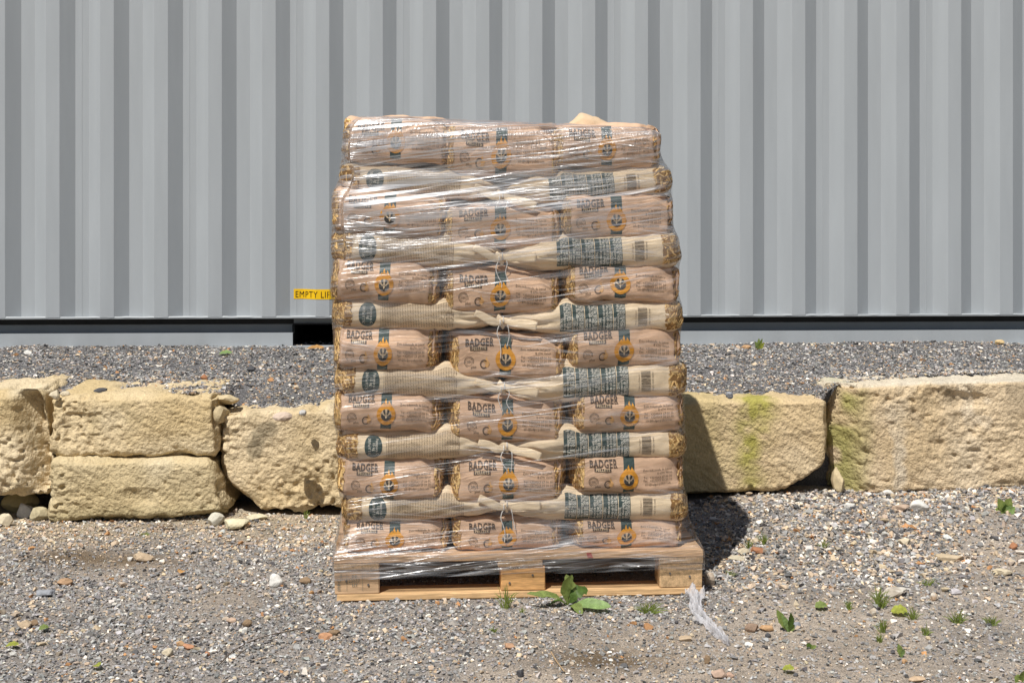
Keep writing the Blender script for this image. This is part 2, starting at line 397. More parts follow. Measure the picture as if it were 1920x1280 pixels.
    m_ = len(us); Q = [[4 * i, 4 * i + 4, 4 * i + 5, 4 * i + 1] for i in range(m_ - 1)] + [[4 * i + 1, 4 * i + 5, 4 * i + 7, 4 * i + 3] for i in range(m_ - 1)] + [[4 * i + 2, 4 * i + 6, 4 * i + 4, 4 * i] for i in range(m_ - 1)]
    obj('backing', mesh('backing', np.array(V), np.array(Q), [yel]), s)
    T = text2d('EMPTY LIFT ONLY', .047, bold=.0, xs=.80, gap=1.12)
    ux = T[0][:, 0] + x0 + .007; P = np.stack([ux, yprof(ux) - .0022, T[0][:, 1] + z0 + .008], -1)
    xc = T[0][:, 0][T[1]].mean(1); srt = np.sort(T[0][:, 0]); gp = np.argsort(np.diff(srt))[-2:]; cuts = sorted(srt[g] + .003 for g in gp)
    for a_, b_ in ((-1, cuts[0]), (cuts[0], cuts[1]), (cuts[1], 9)):
        k_ = T[1][(xc > a_) & (xc <= b_)]; us_, inv = np.unique(k_, return_inverse=True)
        obj('lettering', mesh('lettering', P[us_], inv.reshape(-1, 3), [blk]), s)

# ------------------------------------------------------------------ flat print helpers
_tc = {}
def text2d(txt, size, bold=0., xs=1., gap=1., res=2):
    """triangulated lettering as 2-D points (baseline at 0, cap height ~ .7 size)"""
    key = (txt, size, bold, xs, gap, res)
    if key in _tc: return _tc[key]
    cu = bpy.data.curves.new('lettering', 'FONT'); cu.body = txt; cu.size = size; cu.offset = bold; cu.space_character = gap; cu.resolution_u = res
    ob = bpy.data.objects.new('lettering', cu); COL.objects.link(ob)
    dg = bpy.context.evaluated_depsgraph_get(); ev = ob.evaluated_get(dg); me = ev.to_mesh(); me.calc_loop_triangles()
    V = np.array([v.co[:2] for v in me.vertices]).reshape(-1, 2); T = np.array([t.vertices[:] for t in me.loop_triangles], int).reshape(-1, 3)
    ev.to_mesh_clear(); bpy.data.objects.remove(ob); bpy.data.curves.remove(cu)
    V = V * np.array([xs, 1]); _tc[key] = (V, T); return V, T
class Print:
    """collects flat ink shapes in metres; each shape has an ink and a layer"""
    def __init__(s): s.V = []; s.T = []; s.M = []; s.k = 0
    def add(s, V, T, ink, layer):
        V = np.asarray(V, float); T = np.asarray(T, int)
        s.V.append(np.column_stack([V, np.full(len(V), layer)])); s.T.append(T + s.k); s.M.append(np.full(len(T), ink)); s.k += len(V)
    def poly(s, pts, ink, layer=0):
        t = tessellate_polygon([[Vector((p[0], p[1], 0)) for p in pts]]); s.add(pts, t, ink, layer)
    def rect(s, x0, y0, x1, y1, ink, layer=0): s.poly([(x0, y0), (x1, y0), (x1, y1), (x0, y1)], ink, layer)
    def disc(s, x, y, rx, ry, ink, layer=0, n=28, a0=0, a1=2 * math.pi):
        s.poly([(x + rx * math.cos(a0 + (a1 - a0) * i / n), y + ry * math.sin(a0 + (a1 - a0) * i / n)) for i in range(n + (a1 - a0 < 6.2))], ink, layer)
    def ring(s, x, y, r0, r1, ink, layer=0, n=28, a0=0, a1=2 * math.pi):
        V = []; T = []
        for i in range(n + 1):
            a = a0 + (a1 - a0) * i / n
            V += [(x + r0 * math.cos(a), y + r0 * math.sin(a)), (x + r1 * math.cos(a), y + r1 * math.sin(a))]
        for i in range(n): T += [[2 * i, 2 * i + 1, 2 * i + 3], [2 * i, 2 * i + 3, 2 * i + 2]]
        s.add(V, T, ink, layer)
    def text(s, txt, x, y, size, ink, layer=1, rot=0, fit=None, align='L', **k):
        V, T = text2d(txt, size, **k); V = V.copy()
        if fit: V[:, 0] *= fit / max(V[:, 0].max(), 1e-6)
        if align == 'C': V[:, 0] -= V[:, 0].max() / 2
        if align == 'R': V[:, 0] -= V[:, 0].max()
        c, sn = math.cos(rot), math.sin(rot); s.add(np.stack([V[:, 0] * c - V[:, 1] * sn + x, V[:, 0] * sn + V[:, 1] * c + y], -1), T, ink, layer)
    def done(s, step=.008):
        bm = bmesh.new(); V = np.concatenate(s.V); T = np.concatenate(s.T); M = np.concatenate(s.M)
        vs = [bm.verts.new(v) for v in V]
        for t, mm in zip(T, M):
            try: bm.faces.new([vs[i] for i in t]).material_index = int(mm)
            except ValueError: pass
        lo, hi = V.min(0), V.max(0)
        for ax in (0, 1):
            a = lo[ax] + step
            while a < hi[ax]:
                co = [0, 0, 0]; co[ax] = a; no = [0, 0, 0]; no[ax] = 1
                bmesh.ops.bisect_plane(bm, geom=bm.verts[:] + bm.edges[:] + bm.faces[:], plane_co=co, plane_no=no); a += step
        bmesh.ops.triangulate(bm, faces=bm.faces[:]); bm.verts.index_update()
        r = (np.array([v.co[:] for v in bm.verts]), np.array([[v.index for v in f.verts] for f in bm.faces]), np.array([f.material_index for f in bm.faces])); bm.free()
        return r
INKS = [mk('green_ink', (.05, .08, .075), .6, .15, 60), mk('brown_ink', (.10, .068, .048), .7, .2, 60), mk('orange_ink', (.70, .32, .035), .6, .12, 40),
        mk('light_ink', (.62, .60, .52), .6, .1, 60), mk('kraft_tint', (.44, .30, .20), .7, .1, 60), mk('faint_ink', (.24, .165, .105), .7, .3, 90), mk('tan_ink', (.60, .46, .30), .7, .1, 60), mk('black_ink', (.055, .05, .045), .65, .15, 60), mk('pale_brown_ink', (.36, .26, .16), .7, .2, 90), mk('soft_orange_ink', (.66, .38, .15), .6, .12, 40)]
GREEN, BROWN, ORANGE, LIGHT, KRAFT, FAINT, TAN, BLACK = range(8)

def face_prints():
    """print on the end of a sack; x from -1..1 half widths handled by the caller: metres on a .35 x .116 face"""
    Wd, H = .346, .112
    def X(r): return -Wd / 2 + r * Wd
    def Y(r): return H / 2 - r * H
    out = {}
    p = Print(); serif = .004
    T = text2d('BADGER', .033, bold=.0007, xs=1., gap=1.08)
    p.text('BADGER', X(.110), Y(.265), .0300, BROWN, 1, bold=.0009, fit=.092, gap=1.1)
    # slab feet of the letters
    for (rx, w) in ((.004, .008), (.0175, .008), (.0275, .008), (.035, .008), (.068, .007), (.0835, .006)):
        p.rect(X(.110) + rx - w * .45, Y(.268) - .0002, X(.110) + rx + w * .45, Y(.268) + .0024, BROWN, 1.4)
    for (rx, w) in ((.003, .006), (.034, .006), (.067, .006), (.083, .006)):
        p.rect(X(.110) + rx - w * .5, Y(.265) + .0188, X(.110) + rx + w * .3, Y(.265) + .0212, BROWN, 1.4)
    p.rect(X(.157), Y(.385), X(.315), Y(.295), BROWN, 1)
    p.text('PELLETS', X(.236), Y(.370), .0122, TAN, 3, bold=.0003, fit=.046, align='C', gap=1.1)
    out['brand_lettering'] = p.done()
    p = Print(); cx, cy = X(.486), Y(.61)
    p.rect(X(.434), Y(.55), X(.538), Y(.0), GREEN, 0); p.rect(X(.434), Y(1.0), X(.538), Y(.86), GREEN, 0)
    R = .0322
    fl = [(cx + R * math.cos(a), cy + R * .98 * math.sin(a)) for a in np.linspace(math.radians(130), math.radians(410), 30)]
    fl += [(cx + .019, cy + .0275), (cx + .014, cy + .034), (cx + .0085, cy + .042), (cx + .0075, cy + .036), (cx + .0045, cy + .030), (cx + .001, cy + .038), (cx - .001, cy + .048),
           (cx - .0055, cy + .039), (cx - .0045, cy + .030), (cx - .009, cy + .036), (cx - .016, cy + .030)]
    p.poly(fl, ORANGE, 2)
    p.disc(cx, cy - .001, .0185, .0185, TAN, 3.5)
    p.disc(cx, cy - .001, .0178, .0178, BLACK, 5, a0=math.radians(188), a1=math.radians(352))
    for s in (-1, 1):
        p.poly([(cx + s * .0022, cy - .001), (cx + s * .0042, cy + .017), (cx + s * .0115, cy + .0135), (cx + s * .0085, cy + .004)], BLACK, 5)
        p.poly([(cx + s * .0105, cy + .000), (cx + s * .0165, cy + .0035), (cx + s * .0165, cy - .004), (cx + s * .004, cy - .007)], BLACK, 5.4)
    p.poly([(cx, cy - .013), (cx + .0035, cy - .0055), (cx, cy - .0035), (cx - .0035, cy - .0055)], TAN, 6.4)
    out['flame_emblem'] = p.done()
    p = Print(); ax, ay = X(.15), Y(.675)
    p.ring(ax, ay, .0140, .0155, BROWN, 1, a0=math.radians(-20), a1=math.radians(250)); p.ring(ax, ay, .0105, .0114, BROWN, 1)
    p.text('DIN', ax, ay - .004, .0115, BROWN, 1, align='C', fit=.013); p.text('plus', ax + .006, ay - .0185, .0115, BROWN, 1, fit=.017)
    bx, by = X(.288), Y(.745)
    p.ring(bx, by, .0095, .0128, BROWN, 2, a0=math.radians(50), a1=math.radians(310)); p.poly([(bx + .002, by - .012), (bx + .014, by - .008), (bx + .018, by + .003), (bx + .012, by + .012), (bx + .008, by + .022), (bx + .004, by + .013), (bx - .003, by + .010), (bx + .005, by + .002)], 9, 0)
    out['certification_mark'] = p.done()
    p = Print()
    for t, r, w, x in (('Zone industrielle de Latour', .335, .098, .905), ('B 6790 Virton', .43, .05, .905), ('Tél : +32(0)63 67 00 30', .545, .096, .905), ('Fax : +32(0)63 23 20 10', .635, .096, .905), ('info@badger-pellets.com', .735, .086, .89)):
        p.text(t, X(x), Y(r + .03), .0105, BROWN, 1, fit=w, align='R', res=1)
    out['address_text'] = p.done(.02)
    return out
def side_prints():
    m = .001745
    out = {'R': {}, 'L': {}}
    # right-hand sack, x measured from its outer right end towards the left (negative)
    p = Print(); x1 = -113 * m; x0 = -238 * m; h = .050
    xs = [-238, -214.5, -191, -166, -137, -113]
    for i in range(5):
        a, b = xs[i] * m + .0014, xs[i + 1] * m - .0014
        p.rect(a, -h, b, h, GREEN, 0)
    cols = [['ATTENTION,', 'ne pas mélanger avec du', 'pellet non DIN Plus !', 'UTILISEZ BADGER PELLETS'], ['OPGELET', 'niet vermengen met een', 'andere dan DIN Plus !', 'GEBRUIK BADGER PELLETS'],
            ['BE CAREFUL', 'do not mix with a pellet', 'other than DIN Plus !', 'USE BADGER PELLETS'], ['ACHTUNG', 'nicht mischen mit anderen', 'Pellets als DIN Plus !', 'NUTZEN SIE BADGER PELLETS'],
            ['ATTENZIONE', 'non mescolare di Pellet', 'diverso da DIN Plus !', 'UTILIZZATE BADGER PELLETS']]
    for i, c in enumerate(cols):
        a, b = xs[i] * m, xs[i + 1] * m; st = (b - a - .004) / 4
        for j, t in enumerate(c):
            full = j == 3
            p.text(t, a + .0025 + st * (j + .78), -h + .012, .0125, LIGHT, 1.5, rot=math.pi / 2, fit=(.040 if j == 0 else .086), bold=.0004, res=1)
    out['R']['warning_panel'] = p.done()
    p = Print(); rnd = random.Random(4); y = -.030
    while y < .030:
        t = rnd.choice((.0009, .0013, .002)); p.rect(-90 * m, y, -72 * m, y + t, BROWN, 1); y += t + rnd.choice((.0012, .0017, .0022))
    p.text('5425 0141 0003', -66 * m, -.026, .008, BROWN, 1, rot=math.pi / 2, fit=.052, res=1); p.text('Made in Belgium', -93 * m, -.024, .0065, FAINT, 1, rot=math.pi / 2, fit=.046, res=1)
    out['R']['barcode'] = p.done()
    # left-hand sack, x from its outer left end towards the right
    p = Print(); cx = 66 * m
    p.disc(cx, 0, .0285, .048, GREEN, 0, n=40)
    for t, x, w in (('Puissance p. C', .0085, .058), ('15 kg', -.002, .03), ('DIN Plus N° 7 AC', -.0165, .060)):
        p.text(t, cx + x, w / 2, .0125, LIGHT, 1.2, rot=-math.pi / 2, fit=w, bold=.0003, res=1)
    out['L']['weight_badge'] = p.done()
    p = Print(); rnd = random.Random(9); x = 93 * m
    while x < 224 * m:
        y = .046
        while y > -.046:
            l = rnd.uniform(.004, .013); p.rect(x, max(y - l, -.048), x + .0021, y, 8, 1); y -= l + .0022
        x += .0053
    p.rect(90 * m, -.05, 90 * m + .0008, .05, FAINT, 1); p.rect(225 * m, -.05, 225 * m + .0008, .05, FAINT, 1)
    out['L']['small_print'] = p.done(.02)
    return out
def pellet_print(a0, a1, b0, b1, seed, ragged=None):
    """printed picture of wood pellets: overlapping rods of many tans on dark brown. returns a,b,layer,colour,tris"""
    rnd = random.Random(seed); V = []; T = []; C = []
    nx = max(3, int((a1 - a0) / .01)); ny = 8
    for i in range(nx + 1):
        for j in range(ny + 1):
            a = a0 + (a1 - a0) * i / nx; b = b0 + (b1 - b0) * j / ny
            if ragged == i or (ragged == 'hi' and i == nx) or (ragged == 'lo' and i == 0): a += rnd.uniform(-.005, .003)
            V.append((a, b, 0)); C.append((.30, .16, .05))
    for i in range(nx):
        for j in range(ny):
            k = i * (ny + 1) + j; T += [[k, k + ny + 1, k + ny + 2], [k, k + ny + 2, k + 1]]
    n = int((a1 - a0) * (b1 - b0) / 1.1e-4 * .85)
    for q in range(n):
        a, b = rnd.uniform(a0, a1), rnd.uniform(b0 + .004, b1 - .004); l = rnd.uniform(.009, .015); w = rnd.uniform(.0042, .0058); th = rnd.gauss(1.3, .75)
        c, s = math.cos(th), math.sin(th); lay = 1 + 4 * rnd.random()
        t = rnd.uniform(.55, 1.1); lc = np.array((.97, .66, .28)) * t; dc = np.array((.48, .27, .09)) * t
        k = len(V)
        for (x, y, cc) in ((-l, -w * .5, dc), (l, -w * .5, dc), (l * 1.06, w * .2, lc), (l, w * .8, lc), (-l, w * .8, lc), (-l * 1.06, w * .2, lc * .9)):
            A = a + x * c - y * s; B = b + x * s + y * c
            V.append((min(max(A, a0 - .004), a1 + .004), min(max(B, b0), b1), lay)); C.append(cc)
        T += [[k, k + 1, k + 2], [k, k + 2, k + 5], [k + 5, k + 2, k + 3], [k + 5, k + 3, k + 4]]
    return np.array(V), np.array(T), np.array(C)

container()

# ------------------------------------------------------------------ pallet
O2 = np.array([.027, 4.6045]); EX = np.array([math.cos(PYAW), math.sin(PYAW)]); EY = np.array([-math.sin(PYAW), math.cos(PYAW)])
def toW(l): l = np.asarray(l, float); return Vector((O2[0] + l[0] * EX[0] + l[1] * EY[0], O2[1] + l[0] * EX[1] + l[1] * EY[1], l[2]))
def loc_px(px, py, ly):
    d = np.array([(px - 960) / F, 1., (HOR - py) / F]); t = (ly + O2 @ EY) / (d[:2] @ EY); P = d[:2] * t - O2
    return np.array([P @ EX, ly, EYE + d[2] * t])
def wood(name, base, stretch, mott=.34):
    return mk(name, base, .8, mott, 9, .4, 40, .0015, .15, stretch=stretch, fine=(34, .22), detail=9)
def pallet():
    p = thing('pallet', 'wooden pallet carrying the wrapped pile of sacks', 'pallet', toW((0, 0, 0)), PYAW)
    w1 = wood('pine_board', (.60, .40, .235), (.5, 9, 9)); w2 = wood('pine_runner', (.66, .43, .22), (.5, 9, 9))
    w3 = wood('pine_end_grain', (.56, .38, .21), (5, 5, 5), .3); w4 = wood('orange_pine', (.66, .37, .15), (1, 3, 12)); w5 = wood('pressed_chip_block', (.55, .37, .2), (9, 9, 9), .35)
    s = 0
    for y, w in ((.0725, .145), (.2375, .10), (.40, .145), (.5625, .10), (.7275, .145)):
        bevel_box('deck_board', (0, y, .133), (1.2, w, .022), w1, p, .002, 0, .0008, s); s += 1
    for x in (-.5275, 0, .5275): bevel_box('stringer_board', (x, .4, .111), (.145, .798, .0215), w3, p, .002, 0, .0006, s); s += 1
    blocks = []
    for x in (-.5275, .0, .5275):
        for y in (.05, .4, .75):
            m = {(.0, .05): w4, (.5275, .05): w5}.get((x, y), w3 if y != .05 else w1)
            xx = x + {(-.5275, .05): .001, (0., .05): .01}.get((x, y), 0)
            b = bevel_box('block', (xx, y + .0012, .061), (.143, .097, .0775), m, p, .003, 0, .0012, s); s += 1; blocks.append(b)
    blocks[3]['label'] = 'bright orange pine block'; blocks[6]['label'] = 'rough pressed chip block'
    for y, w in ((.05, .10), (.4, .145), (.75, .10)):
        bevel_box('bottom_board', (0.004, y - (.002 if y < .1 else 0), .011), (1.19, w, .022), w2, p, .003, 0, .0015, s); s += 1
    nail = mk('nail_steel', (.22, .21, .20), .5, .2, 80, metal=.6)
    for x in (-.56, -.49, -.035, .04, .49, .555):
        for z in (.061 + .012 * math.sin(x * 40),):
            V, FQ = tube([(x, -.0012, z), (x, .004, z)], .0035, 8); obj('nail', mesh('nail', V, FQ, [nail]), p)
    ink = mk('stamp_ink', (.10, .13, .12), .8, .3, 90); red = mk('red_paint_mark', (.45, .08, .06), .8, .3, 90)
    pr = Print(); x = -.60 + .049
    pr.text('DE', x + .016, .076, .013, 0, 1, align='C', res=1); pr.text('23007', x + .016, .061, .015, 0, 1, align='C', fit=.036, res=1); pr.text('HT', x + .018, .047, .014, 0, 1, align='C', res=1)
    pr.text('IPPC', x - .027, .036, .015, 0, 1, rot=math.pi / 2, fit=.035, res=1); pr.rect(x - .008, .035, x - .0073, .088, 0, 1); pr.rect(x + .042, .035, x + .0427, .088, 0, 1)
    for k in range(5): pr.poly([(x - .032, .074 + k * .003), (x - .024, .077 + k * .003), (x - .024, .0785 + k * .003)], 0, 1)
    V, T, M = pr.done(.05)
    obj('heat_treatment_stamp', mesh('heat_treatment_stamp', np.stack([V[:, 0], np.full(len(V), -.0002 - .0006), V[:, 1]], -1), T, [ink]), p)
    x = loc_px(1105, 1040, 0)[0]
    obj('paint_mark', mesh('paint_mark', np.array([(x - .006, -.0022, .126), (x + .012, -.0022, .1255), (x + .006, -.0022, .143), (x - .010, -.0022, .142)]), np.array([[0, 1, 2, 3]]), [red]), p)
pallet()

# ------------------------------------------------------------------ sacks
kraft = mk('pink_kraft_paper', (.65, .44, .295), .72, .09, 18, .6, 75, .0022, .25, fine=(9, .07))
beige = mk('beige_paper', (.82, .665, .46), .7, .08, 16, .6, 70, .0022, .25, fine=(9, .06))
pelm = mk('pellet_picture', None, .6, .1, 80, attr='Col')
strm = mk('white_string', (.82, .81, .78), .8, .1, 200)
FP = face_prints(); SP = side_prints()
HULL = []     # points the stretch film must enclose (pallet frame)
class Sack:
    def __init__(s, c, h, r, roll, seed, kind, neck=None, humps=()):
        s.c = np.array(c); s.h = np.array(h); s.r = r; s.roll = roll; s.seed = seed; s.kind = kind; s.humps = humps; s.side = neck
        s.off = np.array([seed * 3.17, seed * 1.73, seed * 2.39])
    def surf(s, Q, lift=0.):
        h, r = s.h, s.r
        c = np.clip(Q, -(h - r), h - r); d = Q - c; n = d / (np.linalg.norm(d, axis=1)[:, None] + 1e-12); P = c + n * r; u = np.clip(Q / h, -1, 1)
        k = np.zeros(len(Q))
        bul = (1 - u[:, 0] ** 4) * (1 - u[:, 2] ** 2)
        if s.kind == 'E':
            P[:, 1] += n[:, 1] * (.008 + .004 * math.sin(s.seed)) * bul
            sw = np.stack([u[:, 0] * 1.9 + s.seed * 2.7, u[:, 1] * 1.2, 0 * u[:, 0]], -1)
            P[:, 2] += n[:, 2] * .004 * (1 - u[:, 0] ** 2) + .0065 * vn(sw, 31) + n[:, 2] * .005 * vn(sw * 1.7, 32)
            P[:, 1] += .010 * vn(np.stack([u[:, 0] * 1.6 + s.seed * 1.3, u[:, 2] * .8 + s.seed, 0 * u[:, 0]], -1), 33) * np.clip(-n[:, 1], 0, 1)
            inn = np.where(u[:, 0] > 0, s.flare[1], s.flare[0]); P[:, 0] += np.sign(u[:, 0]) * inn * np.abs(u[:, 0]) * sstep(-1.02, -.62, u[:, 1])
            P[:, 2] += n[:, 2] * .006 * sstep(-1., -.7, u[:, 1])
            crumple = sstep(.72, 1., u[:, 0]) + .5 * sstep(.85, 1., -u[:, 0])
            P[:, 1] += .018 * np.clip(u[:, 2] - .05, 0, 1) ** 1.8 * np.clip(-n[:, 1] + .4, 0, 1)
            # corner fold at the top right of the face
            fold = sstep(.0, .22, (u[:, 0] - .80) + .22 * u[:, 2]) * (n[:, 1] < -.3)
            P[:, 1] += .026 * fold
        else:
            P[:, 1] += n[:, 1] * .009 * bul
            sdir = s.side; t = (1 + sdir * u[:, 0]) / 2           # 0 outer end .. 1 neck
            k = np.clip((t - .70) / .30, 0, 1); k = k ** 2.1
            kz = 1 - .80 * k * (1 - .0 * k); kz = kz * (1 - .10 * sstep(.45, .75, t))
            P[:, 2] *= kz
            yf = -h[1] + .028; P[:, 1] = yf + (P[:, 1] - yf) * (1 - .86 * k)
            crumple = .6 * k + .5 * sstep(.16, .0, t)
            for xg, amp in s.humps:
                P[:, 2] += amp * np.exp(-((P[:, 0] - xg) / .026) ** 2) * np.clip(n[:, 2] + .5, 0, 1)
            ang = np.arctan2(P[:, 2], P[:, 1] - yf + 1e-6)
            P += n * (.0050 * np.sin(ang * 7 + s.seed) * sstep(.05, .5, k) * (1 - .5 * k))[:, None]
            # puckers running into the neck
            P += n * (.0052 * (1 - 3 * np.abs(vn(np.stack([t * 5 + ang * .8, ang * 1.7, 0 * t + s.seed], -1), s.seed + 7))) * sstep(.55, .8, t) * (1 - .7 * k))[:, None]
            P += n * (.0055 * vn(np.stack([t * 6, ang * 2.2 + s.seed, 0 * t], -1), s.seed + 3) * sstep(.52, .72, t))[:, None]
        A = P + s.off
        nz = .0055 * vn(A * 8, 1) + .0034 * vn(A * 24, 2) + (.0013 + .0048 * crumple) * (1 - np.abs(vn(A * np.array([42, 42, 58]), 3)) * 2)
        sk = A @ np.array([[1, 0, .45], [0, 1, 0], [-.6, 0, 1]]) * np.array([16, 14, 60])
        nz = nz + .0009 * (1 - 2 * np.abs(vn(sk, 4)))
        P = P + n * (nz * (1 - .7 * k) + lift)[:, None] if np.ndim(lift) == 0 else P + n * (nz * (1 - .7 * k) + lift)[:, None]
        ca, sa = math.cos(s.roll), math.sin(s.roll)
        x, z = P[:, 0].copy(), P[:, 2].copy(); P[:, 0] = x * ca + z * sa; P[:, 2] = -x * sa + z * ca
        return P
    def dev(s, a, b):
        """developed face coordinates -> box surface; a past the edge wraps onto the sides"""
        h = s.h; a = np.asarray(a, float); over = np.maximum(np.abs(a) - h[0], 0)
        return np.stack([np.clip(a, -h[0], h[0]), -h[1] + over, np.clip(b, -h[2], h[2])], -1)
    def place_print(s, V, T, parent, name, mats, midx=None, col=None, base=.0013, gap=.00045):
        P = s.surf(s.dev(V[:, 0], V[:, 1]), base + gap * V[:, 2])
        return obj(name, mesh(name, P + s.zoff, T, mats, midx=midx, col=col), parent)

def sack_body(sk, n, mat, root):
    V, Q = unit_boxgrid(n); V = V * np.sign(V) if False else V
    # crowd the grid towards the edges a little
    U = np.sin(V * math.pi / 2) * .35 + V * .65
    P = sk.surf(U * sk.h)
    HULL.append(P + sk.c)
    obj('sack_body', mesh('sack_body', P + sk.zoff, Q, [mat], smooth=True), root)
ROWS3 = {13: [(645, 838, 226, 300, 2), (842, 1044, 238, 326, 2), (1046, 1234, 241, 312, 0)],
         11: [(625, 832, 362, 434, 2), (838, 1044, 388, 458, 1), (1062, 1262, 365, 438, .5)],
         9: [(624, 814, 490, 562, 3.5), (840, 1044, 511, 582, 1.5), (1068, 1272, 496, 562, 1)],
         7: [(627, 812, 612, 688, 3), (850, 1052, 630, 702, 1.5), (1074, 1276, 615, 685, 1)],
         5: [(630, 820, 738, 806, 2), (852, 1050, 748, 820, 1), (1086, 1282, 738, 805, 1)],
         3: [(636, 822, 862, 930, 2), (853, 1050, 864, 938, 1), (1086, 1282, 857, 922, 1)],
         1: [(645, 837, 980, 1037, 1), (856, 1046, 978, 1037, 0), (1084, 1278, 975, 1032, 0)]}
ROWS2 = {12: ((636, 306, 354), (1263, 308, 362), (938, 372)), 10: ((622, 432, 492), (1278, 436, 498), (937, 486)), 8: ((622, 560, 616), (1284, 562, 622), (939, 605)),
         6: ((628, 685, 742), (1290, 678, 745), (941, 729)), 4: ((633, 811, 863), (1291, 803, 862), (946, 840)), 2: ((641, 930, 982), (1293, 920, 978), (946, 950))}
ORD = {13: 'topmost', 12: 'second', 11: 'third', 10: 'fourth', 9: 'fifth', 8: 'sixth', 7: 'seventh', 6: 'eighth', 5: 'ninth', 4: 'tenth', 3: 'eleventh', 2: 'twelfth', 1: 'bottom'}
def rowname(r): return {13: 'the topmost row', 1: 'the bottom row on the pallet', 2: 'the second row above the pallet', 3: 'the third row above the pallet', 4: 'the fourth row above the pallet'}.get(r, 'the %s row from the top' % ORD[r])
FRONT = .036
LEAN = {13: .030, 12: .024, 11: .006}      # the top rows sit a little further back
def end_sack(row, i, spec):
    x0, x1, y0, y1, roll = spec; HYD = .372 - LEAN.get(row, 0) / 2; FRONT = .036 + LEAN.get(row, 0) - (.006 if row == 11 and i == 0 else 0)
    a = loc_px(x0, (y0 + y1) / 2, FRONT); b = loc_px(x1, (y0 + y1) / 2, FRONT); top = loc_px((x0 + x1) / 2, y0, FRONT)[2]; bot = loc_px((x0 + x1) / 2, y1, FRONT)[2]
    top += .005; bot -= .005
    if row == 1: bot = .1455
    c = ((a[0] + b[0]) / 2, FRONT + HYD, (top + bot) / 2); h = ((b[0] - a[0]) / 2, HYD, (top - bot) / 2)
    seed = row * 10 + i; sk = Sack(c, h, min(.024, h[2] * .8), math.radians(roll), seed, 'E'); sk.flare = ((0, .024), (.024, .024), (.024, 0))[i]; sk.zoff = np.array([0, 0, h[2]])
    side = ('left', 'middle', 'right')[i]
    root = thing('pellet_sack', 'pinkish brown sack end with flame emblem, %s one of %s' % (side, rowname(row)), 'sack', toW((c[0], c[1], c[2] - h[2])), PYAW, 'sacks laid end-on in the wrapped pile')
    sack_body(sk, (40, 26, 20), kraft, root)
    kx, kz = h[0] * 2 / .346, h[2] * 2 / .112
    for nm, (V, T, M) in FP.items():
        v = V * np.array([kx, kz * .92, 1]); v[:, 0] += .006 * math.sin(seed * 1.9) + .003 * math.sin(seed * 5.1); v[:, 1] += .003 * math.sin(seed * 3.3); sk.place_print(v, T, root, nm, INKS, M)
    for s in (-1, 1):
        V, T, C = pellet_print(h[0] - .014, h[0] + .16, -h[2] * .96, h[2] * .96, seed * 2 + s, ragged='lo')
        V = V * np.array([s, 1, 1]); T = T if s > 0 else T[:, ::-1]
        sk.place_print(V, T, root, 'pellet_print', [pelm], col=C, gap=.00018)
    if row == 13 and i == 2:
        # tied paper neck of this sack sticking up behind the pile
        pk = loc_px(1100, 214, .62); q = pk - np.array([c[0], c[1], c[2] - h[2]])
        U, Q = unit_boxgrid((24, 6, 10)); r = U / np.linalg.norm(U, axis=1)[:, None]
        hx = np.where(r[:, 0] > 0, .135, .09); zz = r[:, 2]
        P = np.stack([q[0] + r[:, 0] * hx, q[1] + r[:, 1] * .05, q[2] - .075 + zz * .085 * (1 - .55 * np.abs(r[:, 0] + .25) ** 1.3)], -1)
        P += r * (.006 * vn(P * 20, 3) + .004 * vn(P * 45, 4))[:, None]
        obj('paper_neck', mesh('paper_neck', P, Q, [mk('tan_kraft_paper', (.66, .49, .32), .72, .09, 18, .6, 75, .0022, .25)], smooth=True), root)
    return root
